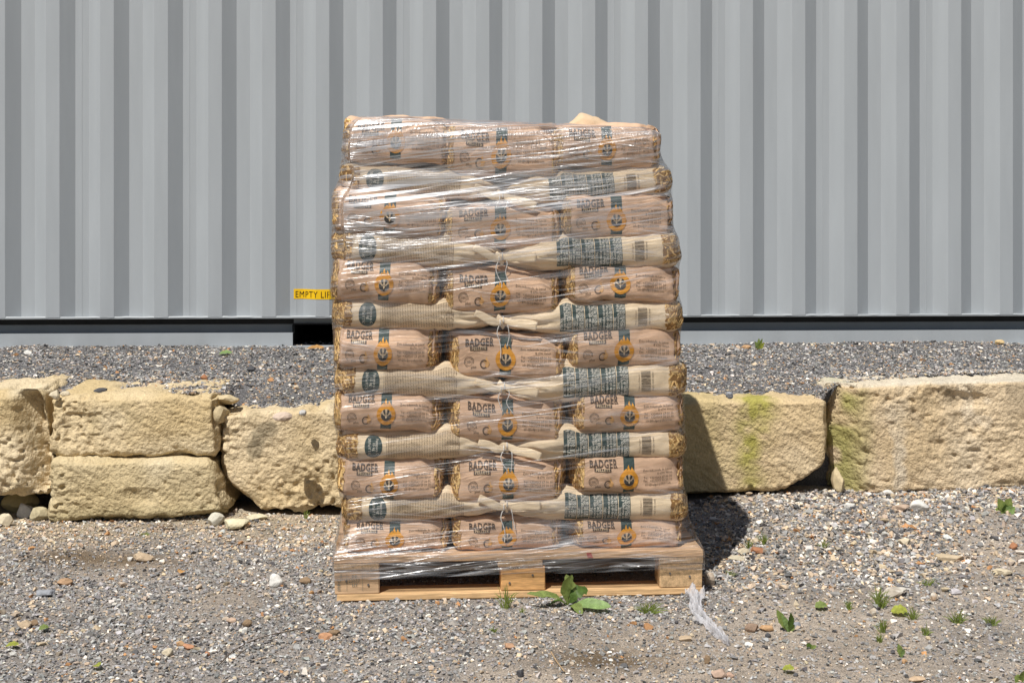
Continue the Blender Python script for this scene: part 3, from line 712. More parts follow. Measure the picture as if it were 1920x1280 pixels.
def long_sack(row, which, spec, tie):
    ox, y0, y1 = spec; left = which == 'L'; HYD = .190; fy = FRONT + .004 + LEAN.get(row, 0)
    tx = tie[0] + (4 if left else -2); e = loc_px(ox, (y0 + y1) / 2, fy); t = loc_px(tx, tie[1] - (6 if left else 0), fy)
    top = loc_px(ox, y0, fy)[2] + .006; bot = loc_px(ox, y1, fy)[2] - .006
    L = abs(t[0] - e[0]); hz = (top - bot) / 2
    slope = (t[2] - e[2]) / (t[0] - e[0]) * .75
    c = np.array([(e[0] + t[0]) / 2, fy + HYD, (top + bot) / 2 + slope * (t[0] - e[0]) / 2]); h = (L / 2, HYD, hz)
    sdir = 1 if left else -1
    seed = row * 10 + (3 if left else 4)
    gapx = (828 + (840 - 828) * .5 if left else 1058); g = loc_px(gapx + (4 if left else 6), 500, fy)[0] - c[0]
    sk = Sack(c, h, min(.046, hz * .85), -math.atan(slope), seed, 'K', neck=sdir, humps=((g, .013),)); sk.zoff = np.array([0, 0, hz])
    fy -= .010
    lab = ('beige lengthwise sack with oval badge, left one of %s' if left else 'beige lengthwise sack with green text panel, right one of %s') % rowname(row)
    root = thing('pellet_sack', lab, 'sack', toW((c[0], c[1], c[2] - hz)), PYAW, 'sacks laid lengthwise in the wrapped pile')
    sack_body(sk, (64, 14, 20), beige, root)
    for nm, (V, T, M) in SP[which].items():
        v = V * np.array([1, hz / .057, 1]); v[:, 0] += -h[0] if left else h[0]
        sk.place_print(v, T, root, nm, INKS, M)
    V, T, C = pellet_print(h[0] - .062, h[0] + .35, -hz * .96, hz * .96, seed, ragged='lo')
    s = -1 if left else 1
    sk.place_print(V * np.array([s, 1, 1]), T if s > 0 else T[:, ::-1], root, 'pellet_print', [pelm], col=C, gap=.00018)
    # tied paper tail beyond the string
    rnd = random.Random(seed); nk = np.array([t[0], fy + .012, t[2]]); rel = c - np.array([0, 0, hz])
    if left: d = np.array([.110, -.022, -.022 + rnd.uniform(-.016, .02)])
    else: d = np.array([-.082, -.012, .030 + rnd.uniform(-.02, .012)])
    path = spline([nk - d * .16, nk + np.array([0, -.012, 0]), nk + d * .28 + np.array([0, -.014, -.004]), nk + d * .65 + np.array([0, -.008, 0]), nk + d], 16)
    w = np.interp(np.linspace(0, 1, 16), [0, .2, .36, .6, 1], [.016, .0075, .0115, .0145, .0150 if left else .0115])
    flat = [(w[i], .0075 if i < 5 else .0028) for i in range(16)]
    V, FQ = tube(path, None, 12, flat); V += np.stack([.0012 * vn(V * 60, 1), .0018 * vn(V * 45, 2), .0018 * vn(V * 50, 3)], -1)
    HULL.append(V.copy()); obj('paper_tail', mesh('paper_tail', V - rel, FQ, [beige], smooth=True), root)
    ring = [nk + np.array([.0015 * math.cos(a) * 0, -.012 + .011 * math.cos(a), .0105 * math.sin(a)]) for a in np.linspace(0, 6.6, 16)]
    dy = -.022
    if left:
        hang = [nk + np.array([.012, dy + .004, -.010]), nk + np.array([.016, dy, -.025]), nk + np.array([.012 + rnd.uniform(-.01, .01), dy + .004, -.055]), nk + np.array([.020 + rnd.uniform(-.01, .01), dy + .006, -.082 - rnd.uniform(0, .012)])]
    else:
        k = rnd.uniform(.7, 1.1)
        hang = [nk + np.array([-.004, dy + .002, -.008]), nk + np.array([-.010, dy, -.03 * k]), nk + np.array([-.002, dy, -.055 * k]), nk + np.array([.008 + rnd.uniform(-.006, .004), dy + .002, -.078 * k]), nk + np.array([.002, dy + .004, -.108 * k])]
    a, b = tube(spline(ring, 30), .0016, 6); a2, b2 = tube(spline(hang, 26), .0015, 6)
    HULL.append(a2)
    obj('tie_string', mesh('tie_string', np.concatenate([a, a2]) - rel, [b[0], b[1], b2[0] + len(a), b2[1] + len(a)], [strm], smooth=True), root)
    return root, sk
def copy_tree(o, parent=None):
    c = o.copy(); COL.objects.link(c); c.parent = parent
    for ch in KIDS[o]: copy_tree(ch, c)
    return c
for r in sorted(ROWS3, reverse=True):
    for i, sp in enumerate(ROWS3[r]): end_sack(r, i, sp)
fronts = []
for r in sorted(ROWS2, reverse=True):
    l, rr, t = ROWS2[r]; fronts.append((r, long_sack(r, 'L', l, t), long_sack(r, 'R', rr, t)))
KIDS = {}
for o in COL.objects: KIDS.setdefault(o, []); KIDS.setdefault(o.parent, []).append(o)
for r, (a, ska), (b, skb) in fronts:       # second rank of each lengthwise row, behind the first
    for src, sk in ((a, ska), (b, skb)):
        c = copy_tree(src); mx = (ska.c[0] + skb.c[0]) / 2
        c.location = toW((2 * mx - sk.c[0] + (.034 if src is b else -.020), FRONT * 0 + .415 * 2 - sk.c[1], sk.c[2] - sk.h[2])); c.rotation_euler = (0, 0, PYAW + math.pi)
        c['label'] = 'beige rear rank sack behind the %s sack of %s' % ('left' if src is b else 'right', rowname(r)); c['group'] = 'sacks in the rear rank of the pile'

# ------------------------------------------------------------------ stretch film
def film_material():
    m = bpy.data.materials.new('stretch_film'); nt = nodes_of(m); N, L = nt.nodes, nt.links
    out = N.new('ShaderNodeOutputMaterial'); uv = N.new('ShaderNodeUVMap'); uv.uv_map = 'UVMap'
    def noise(sc, rot=0, scale=1, det=4, rough=.55, off=(0, 0, 0), dist=0):
        mp = N.new('ShaderNodeMapping'); mp.inputs['Scale'].default_value = sc; mp.inputs['Rotation'].default_value = (0, 0, rot); mp.inputs['Location'].default_value = off
        L.new(uv.outputs[0], mp.inputs[0]); n = N.new('ShaderNodeTexNoise'); n.inputs['Scale'].default_value = scale; n.inputs['Detail'].default_value = det; n.inputs['Roughness'].default_value = rough
        n.inputs['Distortion'].default_value = dist; L.new(mp.outputs[0], n.inputs['Vector']); return n.outputs[0]
    def math_(op, a, b=None, c=None):
        n = N.new('ShaderNodeMath'); n.operation = op
        for i, v in enumerate((a, b, c)):
            if v is None: continue
            if isinstance(v, (int, float)): n.inputs[i].default_value = v
            else: L.new(v, n.inputs[i])
        return n.outputs[0]
    def rng(v, a, b, c, d):
        n = N.new('ShaderNodeMapRange'); L.new(v, n.inputs[0])
        for i, x in enumerate((a, b, c, d)): n.inputs[i + 1].default_value = x
        return n.outputs[0]
    sep = N.new('ShaderNodeSeparateXYZ'); L.new(uv.outputs[0], sep.inputs[0]); U_, V_ = sep.outputs[0], sep.outputs[1]
    def streak(a, b, slope, det=3, off=0., dist=0.):
        c = N.new('ShaderNodeCombineXYZ'); L.new(math_('MULTIPLY', U_, a), c.inputs[0])
        L.new(math_('MULTIPLY', math_('SUBTRACT', V_, math_('MULTIPLY', U_, slope)), b), c.inputs[1]); c.inputs[2].default_value = off
        n = N.new('ShaderNodeTexNoise'); n.inputs['Scale'].default_value = 1; n.inputs['Detail'].default_value = det; n.inputs['Distortion'].default_value = dist
        L.new(c.outputs[0], n.inputs['Vector']); return n.outputs[0]
    def ridge(v, k): return math_('MAXIMUM', math_('SUBTRACT', 1.0, math_('MULTIPLY', math_('ABSOLUTE', math_('SUBTRACT', v, .5)), k)), 0.0)
    s1 = streak(3.0, 170, .01, 3); s2 = streak(2.0, 95, .12, 3, 3.1); s3 = streak(5, 400, .03, 2, 9.2); s4 = streak(1.5, 40, .07, 2, 1.7)
    fold = math_('MULTIPLY', ridge(streak(1.1, 26, .13, 2, 12.), 16), rng(streak(2.2, 9, .1, 1, 20.), .48, .62, 0, 1))
    fold2 = math_('MULTIPLY', ridge(streak(1.3, 30, -.09, 2, 15.), 18), rng(streak(2.4, 8, 0, 1, 26.), .52, .64, 0, 1))
    cr = ridge(streak(52, 13, 0, 1, 5., 1.6), 13)
    topm = rng(math_('ABSOLUTE', math_('SUBTRACT', V_, 1.500)), .015, .055, 1, 0)
    crm = math_('MULTIPLY', math_('MULTIPLY', cr, topm), rng(streak(9, 30, 0, 1, 30.), .42, .58, 0, 1))
    hgt = math_('ADD', math_('ADD', math_('MULTIPLY', s1, 1.0), math_('MULTIPLY', s2, 1.25)), math_('ADD', math_('MULTIPLY', s3, .35), math_('MULTIPLY', s4, 2.0)))
    hgt = math_('ADD', hgt, math_('ADD', math_('MULTIPLY', crm, 1.3), math_('ADD', math_('MULTIPLY', fold, 1.0), math_('MULTIPLY', fold2, .9))))
    b = N.new('ShaderNodeBump'); b.inputs['Distance'].default_value = .0036; L.new(hgt, b.inputs['Height'])
    L.new(rng(streak(1.6, 9, .06, 2, 5.), .40, .60, .35, 1.0), b.inputs['Strength'])
    tr = N.new('ShaderNodeBsdfTransparent'); tr.inputs[0].default_value = (.995, .995, .995, 1)
    df = N.new('ShaderNodeBsdfDiffuse'); df.inputs[0].default_value = (.8, .8, .82, 1); L.new(b.outputs[0], df.inputs['Normal'])
    gl = N.new('ShaderNodeBsdfGlossy'); gl.inputs['Roughness'].default_value = .25; L.new(b.outputs[0], gl.inputs['Normal'])
    g2 = N.new('ShaderNodeBsdfGlossy'); g2.inputs['Roughness'].default_value = .56; L.new(b.outputs[0], g2.inputs['Normal'])
    gm = N.new('ShaderNodeMixShader'); gm.inputs[0].default_value = .55; L.new(gl.outputs[0], gm.inputs[1]); L.new(g2.outputs[0], gm.inputs[2])
    # extra turns of film: thicker at the top and the foot, uneven between
    turns = math_('ADD', math_('ADD', rng(V_, 1.02, 1.26, .50, 5.2), rng(V_, .12, .26, 1.7, 0)), rng(streak(1.2, 5, .1, 1, 40.), .45, .65, 0, .75))
    turns = math_('MULTIPLY', turns, rng(U_, .25, .95, 1.25, .5))  # glare on the left put into the film: sheen and haze strengthened there
    hz = math_('MULTIPLY', math_('MULTIPLY', rng(s1, .42, .72, .0, .05), rng(s4, .3, .7, .4, 1.6)), turns)
    hz = math_('MINIMUM', math_('ADD', hz, math_('MULTIPLY', math_('ADD', fold, math_('ADD', fold2, crm)), .12)), .4)
    lw = N.new('ShaderNodeFresnel'); lw.inputs[0].default_value = 1.45; L.new(b.outputs[0], lw.inputs['Normal'])
    fr = math_('MULTIPLY', math_('MULTIPLY', math_('MINIMUM', lw.outputs[0], .068), rng(s2, .45, .64, .15, 5.0)), turns); fr = math_('ADD', fr, math_('MULTIPLY', math_('MAXIMUM', math_('SUBTRACT', lw.outputs[0], .50), 0.0), .8)); fr = math_('ADD', fr, math_('MULTIPLY', math_('ADD', fold, fold2), .18)); fr = math_('MINIMUM', fr, .62)
    m1 = N.new('ShaderNodeMixShader'); L.new(hz, m1.inputs[0]); L.new(tr.outputs[0], m1.inputs[1]); L.new(df.outputs[0], m1.inputs[2])
    m2 = N.new('ShaderNodeMixShader'); L.new(fr, m2.inputs[0]); L.new(m1.outputs[0], m2.inputs[1]); L.new(gm.outputs[0], m2.inputs[2])
    L.new(m2.outputs[0], out.inputs[0]); return m
def hull2(p):
    p = p[np.lexsort((p[:, 1], p[:, 0]))]
    def half(pts):
        h = []
        for q in pts:
            while len(h) >= 2 and (h[-1][0] - h[-2][0]) * (q[1] - h[-2][1]) - (h[-1][1] - h[-2][1]) * (q[0] - h[-2][0]) <= 0: h.pop()
            h.append(q)
        return h
    a = half(p.tolist()); b = half(p[::-1].tolist()); return np.array(a[:-1] + b[:-1])
def film():
    pts = np.concatenate(HULL); dz = .006
    # rear half mirrors the front
    mir = pts.copy(); mir[:, 1] = .83 - mir[:, 1]; pts = np.concatenate([pts, mir[::3]])
    zs = np.arange(.060, 1.502, dz)
    hx, hy = .62, .42; per = []
    step = .0085
    for t in np.arange(-hx, hx, step): per.append((t, -hy))
    for t in np.arange(-hy, hy, step * 2): per.append((hx, t))
    for t in np.arange(hx, -hx, -step * 2): per.append((t, hy))
    for t in np.arange(hy, -hy, -step * 2): per.append((-hx, t))
    per = np.array(per); nP = len(per); ctr = np.array([.0, .415]); dl = np.linalg.norm(per, axis=1); D = per / dl[:, None]
    R = np.zeros((len(zs), nP))
    pal = np.array([(-.602, -.004), (.602, -.004), (.602, .804), (-.602, .804)])
    order = np.argsort(pts[:, 2]); ps = pts[order]; zz = ps[:, 2]
    last = None
    for i, z in enumerate(zs):
        if z < .146: q = pal
        else:
            a, b = np.searchsorted(zz, [z - .008, z + .008]); q = ps[a:b, :2]
            if len(q) < 12: q = last
            # thin out: extreme points only
        last = q
        H = hull2(np.unique(np.round(q, 4), axis=0)) - ctr
        e = np.roll(H, -1, 0) - H; nn = np.stack([e[:, 1], -e[:, 0]], -1); nn /= np.linalg.norm(nn, axis=1)[:, None] + 1e-12
        dn = (nn * H).sum(1); den = D @ nn.T
        with np.errstate(divide='ignore', invalid='ignore'): rr = np.where(den > 1e-6, dn[None] / den, 1e9)
        R[i] = rr.min(1)
    # film pulled straight from pallet edge to the first rows
    i0 = np.searchsorted(zs, .146) - 1; i1 = np.searchsorted(zs, .235)
    for i in range(i0, i1):
        t = (zs[i] - zs[i0]) / (zs[i1] - zs[i0]); R[i] = np.maximum(R[i], R[i0] * (1 - t) + R[i1] * t)
    K = np.where(np.abs(D[:, 1]) > np.abs(D[:, 0]) * .69, 26.0, 7.0)[None]; w = 14; n = len(zs)
    dil = R.copy()
    for k in range(-w, w + 1):
        sh = np.full_like(R, -1e9); a, b = max(0, k), min(n, n + k); sh[a:b] = R[a - k:b - k]; dil = np.maximum(dil, sh - K * (k * dz) ** 2)
    ero = dil.copy()
    for k in range(-w, w + 1):
        sh = np.full_like(R, 1e9); a, b = max(0, k), min(n, n + k); sh[a:b] = dil[a - k:b - k]; ero = np.minimum(ero, sh + K * (k * dz) ** 2)
    R = np.maximum(ero, R)
    for _ in range(2):
        R2 = R.copy(); R2[1:-1] = (R[:-2] + 2 * R[1:-1] + R[2:]) / 4; R2 = (np.roll(R2, 1, 1) + 2 * R2 + np.roll(R2, -1, 1)) / 4; R = np.maximum(R2, R - .0015)
    V = np.zeros((n, nP, 3)); off = .0035
    V[..., 0] = ctr[0] + D[None, :, 0] * (R + off); V[..., 1] = ctr[1] + D[None, :, 1] * (R + off); V[..., 2] = zs[:, None]
    # ragged lower edge, slightly slanting turns of film
    s = np.cumsum(np.linalg.norm(np.diff(per, axis=0, append=per[:1]), axis=1)); 
    low = .070 + .010 * np.sin(s * 2.1) + .006 * vn(np.stack([s * 9, 0 * s, 0 * s], -1), 5)
    for i in range(6): V[i, :, 2] = low + (zs[6] + .01 - low) * i / 6
    UV = np.zeros((n, nP, 2)); UV[..., 0] = s[None]; UV[..., 1] = V[..., 2]
    # soft gathers
    A = np.stack([UV[..., 0].ravel() * 2.0, UV[..., 1].ravel() * 55, 0 * UV[..., 0].ravel()], -1)
    zz2 = UV[..., 1].ravel(); xx2 = V[..., 0].ravel(); amp = .0009 + .0016 * sstep(1.05, 1.25, zz2) * (1 - .7 * sstep(.0, .35, xx2))
    B_ = np.stack([UV[..., 0].ravel() * 1.5, (zz2 - .10 * UV[..., 0].ravel()) * 38, 0 * zz2], -1)
    g = (amp * (vn(A, 8) + .8 * vn(B_, 9))).reshape(n, nP); V[..., 0] += D[None, :, 0] * (g + .001); V[..., 1] += D[None, :, 1] * (g + .001)
    # folded over the top edge of the pile
    ztop = lambda x: np.interp(x, [-.52, -.36, -.30, -.02, .10, .30, .46], [1.553, 1.553, 1.548, 1.540, 1.536, 1.526, 1.522])
    Rt = R[-1] + off; ext = []; eu = []
    for t in np.linspace(0, 1, 22)[1:]:
        ins = .055 * min(t / .5, 1) ** 1.6 * 1.0 + max(t - .5, 0) * .26
        xx = ctr[0] + D[:, 0] * (Rt - ins); yy = ctr[1] + D[:, 1] * (Rt - ins)
        zt_ = ztop(xx) + .006; zz_ = zs[-1] + (zt_ - zs[-1]) * math.sin(min(t / .62, 1) * math.pi / 2) + .0035 * vn(np.stack([s * 14, 0 * s + t * 5, 0 * s], -1), 6) * t
        ext.append(np.stack([xx, yy, zz_], -1)); eu.append(np.stack([s, zs[-1] + t * .14 + 0 * s], -1))
    V = np.concatenate([V, np.array(ext)]); UV = np.concatenate([UV, np.array(eu)]); n = len(V)
    idx = np.arange(n * nP).reshape(n, nP)
    q = np.stack([idx[:-1], np.roll(idx[:-1], -1, 1), np.roll(idx[1:], -1, 1), idx[1:]], -1).reshape(-1, 4)
    root = thing('stretch_film', 'clear shiny plastic film wrapped round the pile of sacks and the pallet edge', 'plastic wrap', toW((0, 0, 0)), PYAW)
    obj('film_sheet', mesh('film_sheet', V.reshape(-1, 3), q, [film_material()], smooth=True, uv=UV.reshape(-1, 2)), root)
film()

# ------------------------------------------------------------------ retaining wall of limestone blocks
limem = mk('limestone', None, .95, .12, 30, 1.0, 75, .011, .06, attr='Col', fine=(160, .14))
def block(parent, tl, tr, br, bl, D, depth, seed, r=.025, n=(130, 14, 74), paintf=None, deform=None, amp=1., Dr=None, tool=.0022):
    Dr = Dr or D
    U, Q = unit_boxgrid(n)
    C = {(-1, 1): W3(*tl, D), (1, 1): W3(*tr, Dr), (1, -1): W3(*br, Dr), (-1, -1): W3(*bl, D)}
    h = np.array([np.linalg.norm(C[(1, 1)] - C[(-1, 1)]) / 2, depth / 2, (C[(-1, 1)] - C[(-1, -1)])[2] / 2])
    Qm = U * h; c = np.clip(Qm, -(h - r), h - r); d = Qm - c; nrm = d / (np.linalg.norm(d, axis=1)[:, None] + 1e-9); Pm = c + nrm * r
    u = Pm / h; a, b, v = (u[:, 0] + 1) / 2, (u[:, 1] + 1) / 2, (u[:, 2] + 1) / 2
    bot = lerp(C[(-1, -1)][None], C[(1, -1)][None], a[:, None]); top = lerp(C[(-1, 1)][None], C[(1, 1)][None], a[:, None])
    P = lerp(bot, top, v[:, None]); P[:, 1] += b * depth; P[:, 2] += 0.0
    fx = .5 + .5 * U[:, 0]; fz = .5 + .5 * U[:, 2]; front = np.clip(-nrm[:, 1], 0, 1)
    if deform: P = deform(P, fx, fz, front)
    A = P * np.array([1, 1, 1.]) + seed * 3.3
    tm = A @ np.array([[.8, 0, .6], [0, 1, 0], [-.6, 0, .8]]) * np.array([14, 14, 60])
    ro = sstep(-.35, .45, vn(A * 4.5, 20)); ro = .25 + .95 * ro
    nz = .013 * vn(A * 3.2, 1) + .008 * vn(A * 9, 2) + ro * .0040 * vn(A * 24, 3) + ro * .0050 * vn(A * 60, 4) - .007 * np.clip(np.abs(vn(A * np.array([34, 34, 46]), 15)) - .38, 0, 1) * ro * 1.5 + tool * vn(tm, 16)
    chip = np.clip(np.abs(vn(A * np.array([7, 7, 11]), 5)) - .55, 0, 1); nz = nz - .05 * chip
    edge = 1 - np.abs(nrm).max(1); nz = nz - edge * (.075 * np.clip(vn(A * 12, 23) + .15, 0, 1) + .03 * np.clip(vn(A * 33, 24), 0, 1))
    pit = np.clip(vn(A * np.array([46, 46, 60]), 27) - .5, 0, .25) * ro; nz = nz - .045 * pit
    P = P + nrm * (nz * amp)[:, None]
    col = np.tile(np.array([.66, .54, .355]), (len(P), 1))
    mix = np.clip(.5 + .9 * fbm(A * 4, 3, 7), 0, 1)[:, None]; col = lerp(col, np.array([.52, .385, .185]), mix * .65)
    col = lerp(col, np.array([.70, .63, .48]), np.clip(1.4 * vn(A * 6, 11) - .35, 0, 1)[:, None] * .7)
    col = lerp(col, np.array([.32, .26, .15]), np.clip(1.6 * vn(A * np.array([13, 13, 18]), 13) - .75, 0, 1)[:, None] * .7)
    if paintf: col = paintf(col, P, fx, fz, front, A)
    return obj('stone_block', mesh('stone_block', P, Q, [limem], col=np.clip(col, .02, .9), smooth=True), parent)
def wall():
    w = thing('retaining_wall', 'low dry-laid wall of big yellowish limestone blocks in front of the container terrace', 'wall', (0, 0, 0))
    def dA(P, fx, fz, fr): P[:, 1] += .13 * sstep(.84, 1.0, fx) * fr; return P
    block(w, (-330, 742), (72, 732), (97, 926), (-330, 930), 5.70, .5, 1, .035, deform=dA, amp=1.2)['label'] = 'weathered block with a deeply cut back right end'
    def pB(c, P, fx, fz, fr, A): return lerp(c, np.array([.58, .44, .23]), .35)
    block(w, (96, 742), (404, 740), (411, 857), (90, 857), 5.70, .46, 2, .028, paintf=pB)
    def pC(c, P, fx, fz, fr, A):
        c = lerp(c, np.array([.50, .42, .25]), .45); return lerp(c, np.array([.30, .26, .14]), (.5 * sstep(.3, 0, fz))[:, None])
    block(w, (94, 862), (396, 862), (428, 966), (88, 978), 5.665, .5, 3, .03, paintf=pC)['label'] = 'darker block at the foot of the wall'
    def dD(P, fx, fz, fr):
        P[:, 0] += .13 * sstep(.45, 0, fz) * sstep(.35, 0, fx) - .02 * sstep(.35, 0, fx) * fz; return P
    def pD(c, P, fx, fz, fr, A):
        for (sx, sz, r) in ((.17, .62, .045), (.26, .80, .04), (.21, .72, .03)):
            d = np.hypot((fx - sx) * .72, (fz - sz) * .42) + .02 * vn(A * 18, 4); c = lerp(c, np.array([.13, .115, .08]), (sstep(r, r * .4, d) * .75)[:, None])
        return lerp(c, np.array([.63, .50, .32]), .3)
    block(w, (415, 768), (765, 754), (765, 960), (418, 967), 5.745, .5, 4, .035, paintf=pD, deform=dD, amp=1.35)['label'] = 'rough block with dark grey blotches'
    block(w, (770, 752), (1040, 748), (1045, 948), (770, 958), 5.80, .5, 5, .035)
    def dE(P, fx, fz, fr):
        P[:, 0] -= .08 * sstep(.35, 0, fz) * sstep(.8, 1, fx); P[:, 2] += .04 * sstep(.82, 1., fx) * sstep(.3, 0, fz); return P
    def pE(c, P, fx, fz, fr, A):
        c = lerp(c, np.array([.62, .47, .29]), .5)
        x = fx + .012 * vn(A * 9, 3)
        left = sstep(.66, .56, x); c = lerp(c, np.array([.50, .40, .19]), (left * .6)[:, None])
        g = np.exp(-((x - .745 + .02 * (1 - fz)) / .055) ** 2) * (.25 + .75 * sstep(.05, .85, fz)) + .4 * np.exp(-((x - .70) / .05) ** 2)
        return lerp(c, np.array([.37, .34, .08]), np.clip(g * (.62 + .55 * vn(A * 14, 5) + .45 * vn(A * 38, 6)), 0, .92)[:, None])
    block(w, (1048, 752), (1556, 745), (1548, 920), (1048, 942), 5.84, .5, 6, .03, n=(150, 14, 70), paintf=pE, deform=dE, amp=.6, tool=.0045)['label'] = 'block with a green mossy streak down its face'
    def dF(P, fx, fz, fr): P[:, 1] = np.maximum(P[:, 1], 5.86 + .13 * np.clip(1 - fx / .085, 0, 1) ** .8); return P
    def pF(c, P, fx, fz, fr, A):
        c = lerp(c, np.array([.62, .47, .31]), .5); x = fx + .01 * vn(A * 12, 3)
        mo = sstep(.13, .05, x) * sstep(-.35, .35, vn(A * 13, 8) + .2); c = lerp(c, np.array([.29, .28, .08]), (mo * .8)[:, None])
        wx = A[:, 0] + .05 * vn(A * 9, 41) + .03 * vn(A * 24, 42); wz = A[:, 2] + .06 * vn(A * 11, 43); st = np.clip(vn(np.stack([wx * 11, A[:, 2] * 2.2, 0 * x], -1), 6) * 1.8 - .35, 0, 1) * sstep(.2, 1., fz); c = lerp(c, np.array([.34, .27, .18]), (st * .55)[:, None])
        wh = np.clip(vn(np.stack([wx * 12, wz * 4.0, 0 * x + 4], -1), 9) * 2 - .7, 0, 1); c = lerp(c, np.array([.70, .66, .57]), (wh * .4)[:, None])
        return lerp(c, np.array([.66, .62, .52]), (sstep(.0, .5, 1 - fr) * sstep(.85, 1, fz) * .6)[:, None])
    block(w, (1556, 724), (2230, 694), (2230, 915), (1562, 930), 5.86, .27, 7, .025, n=(190, 14, 74), paintf=pF, deform=dF, amp=.8, Dr=5.96)['label'] = 'longest block with white stains and a mossy chamfered left end'
    # small wedge stones packed between the blocks
    for k, (px, py, d, sx, sy, sz) in enumerate([(426, 748, 5.80, .05, .05, .022), (413, 775, 5.76, .035, .05, .035), (82, 780, 5.90, .05, .05, .06), (1572, 900, 5.88, .028, .05, .055), (412, 905, 5.95, .05, .04, .08)]):
        o = obj('wedge_stone', rock_mesh('wedge_stone', (sx, sy, sz), (.54, .44, .27), 70 + k), w, tuple(W3(px, py, d)))
_ico = {}
def ico(n):
    if n not in _ico:
        bm = bmesh.new(); bmesh.ops.create_icosphere(bm, subdivisions=n, radius=1); bm.verts.index_update()
        _ico[n] = (np.array([v.co[:] for v in bm.verts]), np.array([[v.index for v in f.verts] for f in bm.faces])); bm.free()
    return _ico[n]
def rock_mesh(name, size, col, seed, sub=3, col2=None):
    V, T = ico(sub); V = V.copy(); rr = random.Random(seed)
    for _ in range(11):
        nrm = np.array([rr.gauss(0, 1), rr.gauss(0, 1), rr.gauss(0, 1)]); nrm /= np.linalg.norm(nrm); d = V @ nrm; lim = rr.uniform(.55, .85); V -= np.outer(np.maximum(d - lim, 0), nrm)
    V *= 1 + (.05 * vn(V * 2.5 + seed, 1) + .025 * vn(V * 6 + seed, 2))[:, None]
    V /= np.abs(V).max(0)[None]
    c = np.array(col) * (1 + .14 * vn(V * 3 + seed, 5) + .10 * vn(V * 9 + seed, 6))[:, None]
    if col2 is not None: c = lerp(c, np.array(col2)[None], np.clip(vn(V * 1.8 + seed, 7) * 2.5, 0, 1)[:, None])
    m = mk('loose_rock', None, .88, .12, 90, .4, 200, .003, .15, attr='Col')
    return mesh(name, V * np.array(size), T, [m], col=c, smooth=False)
wall()

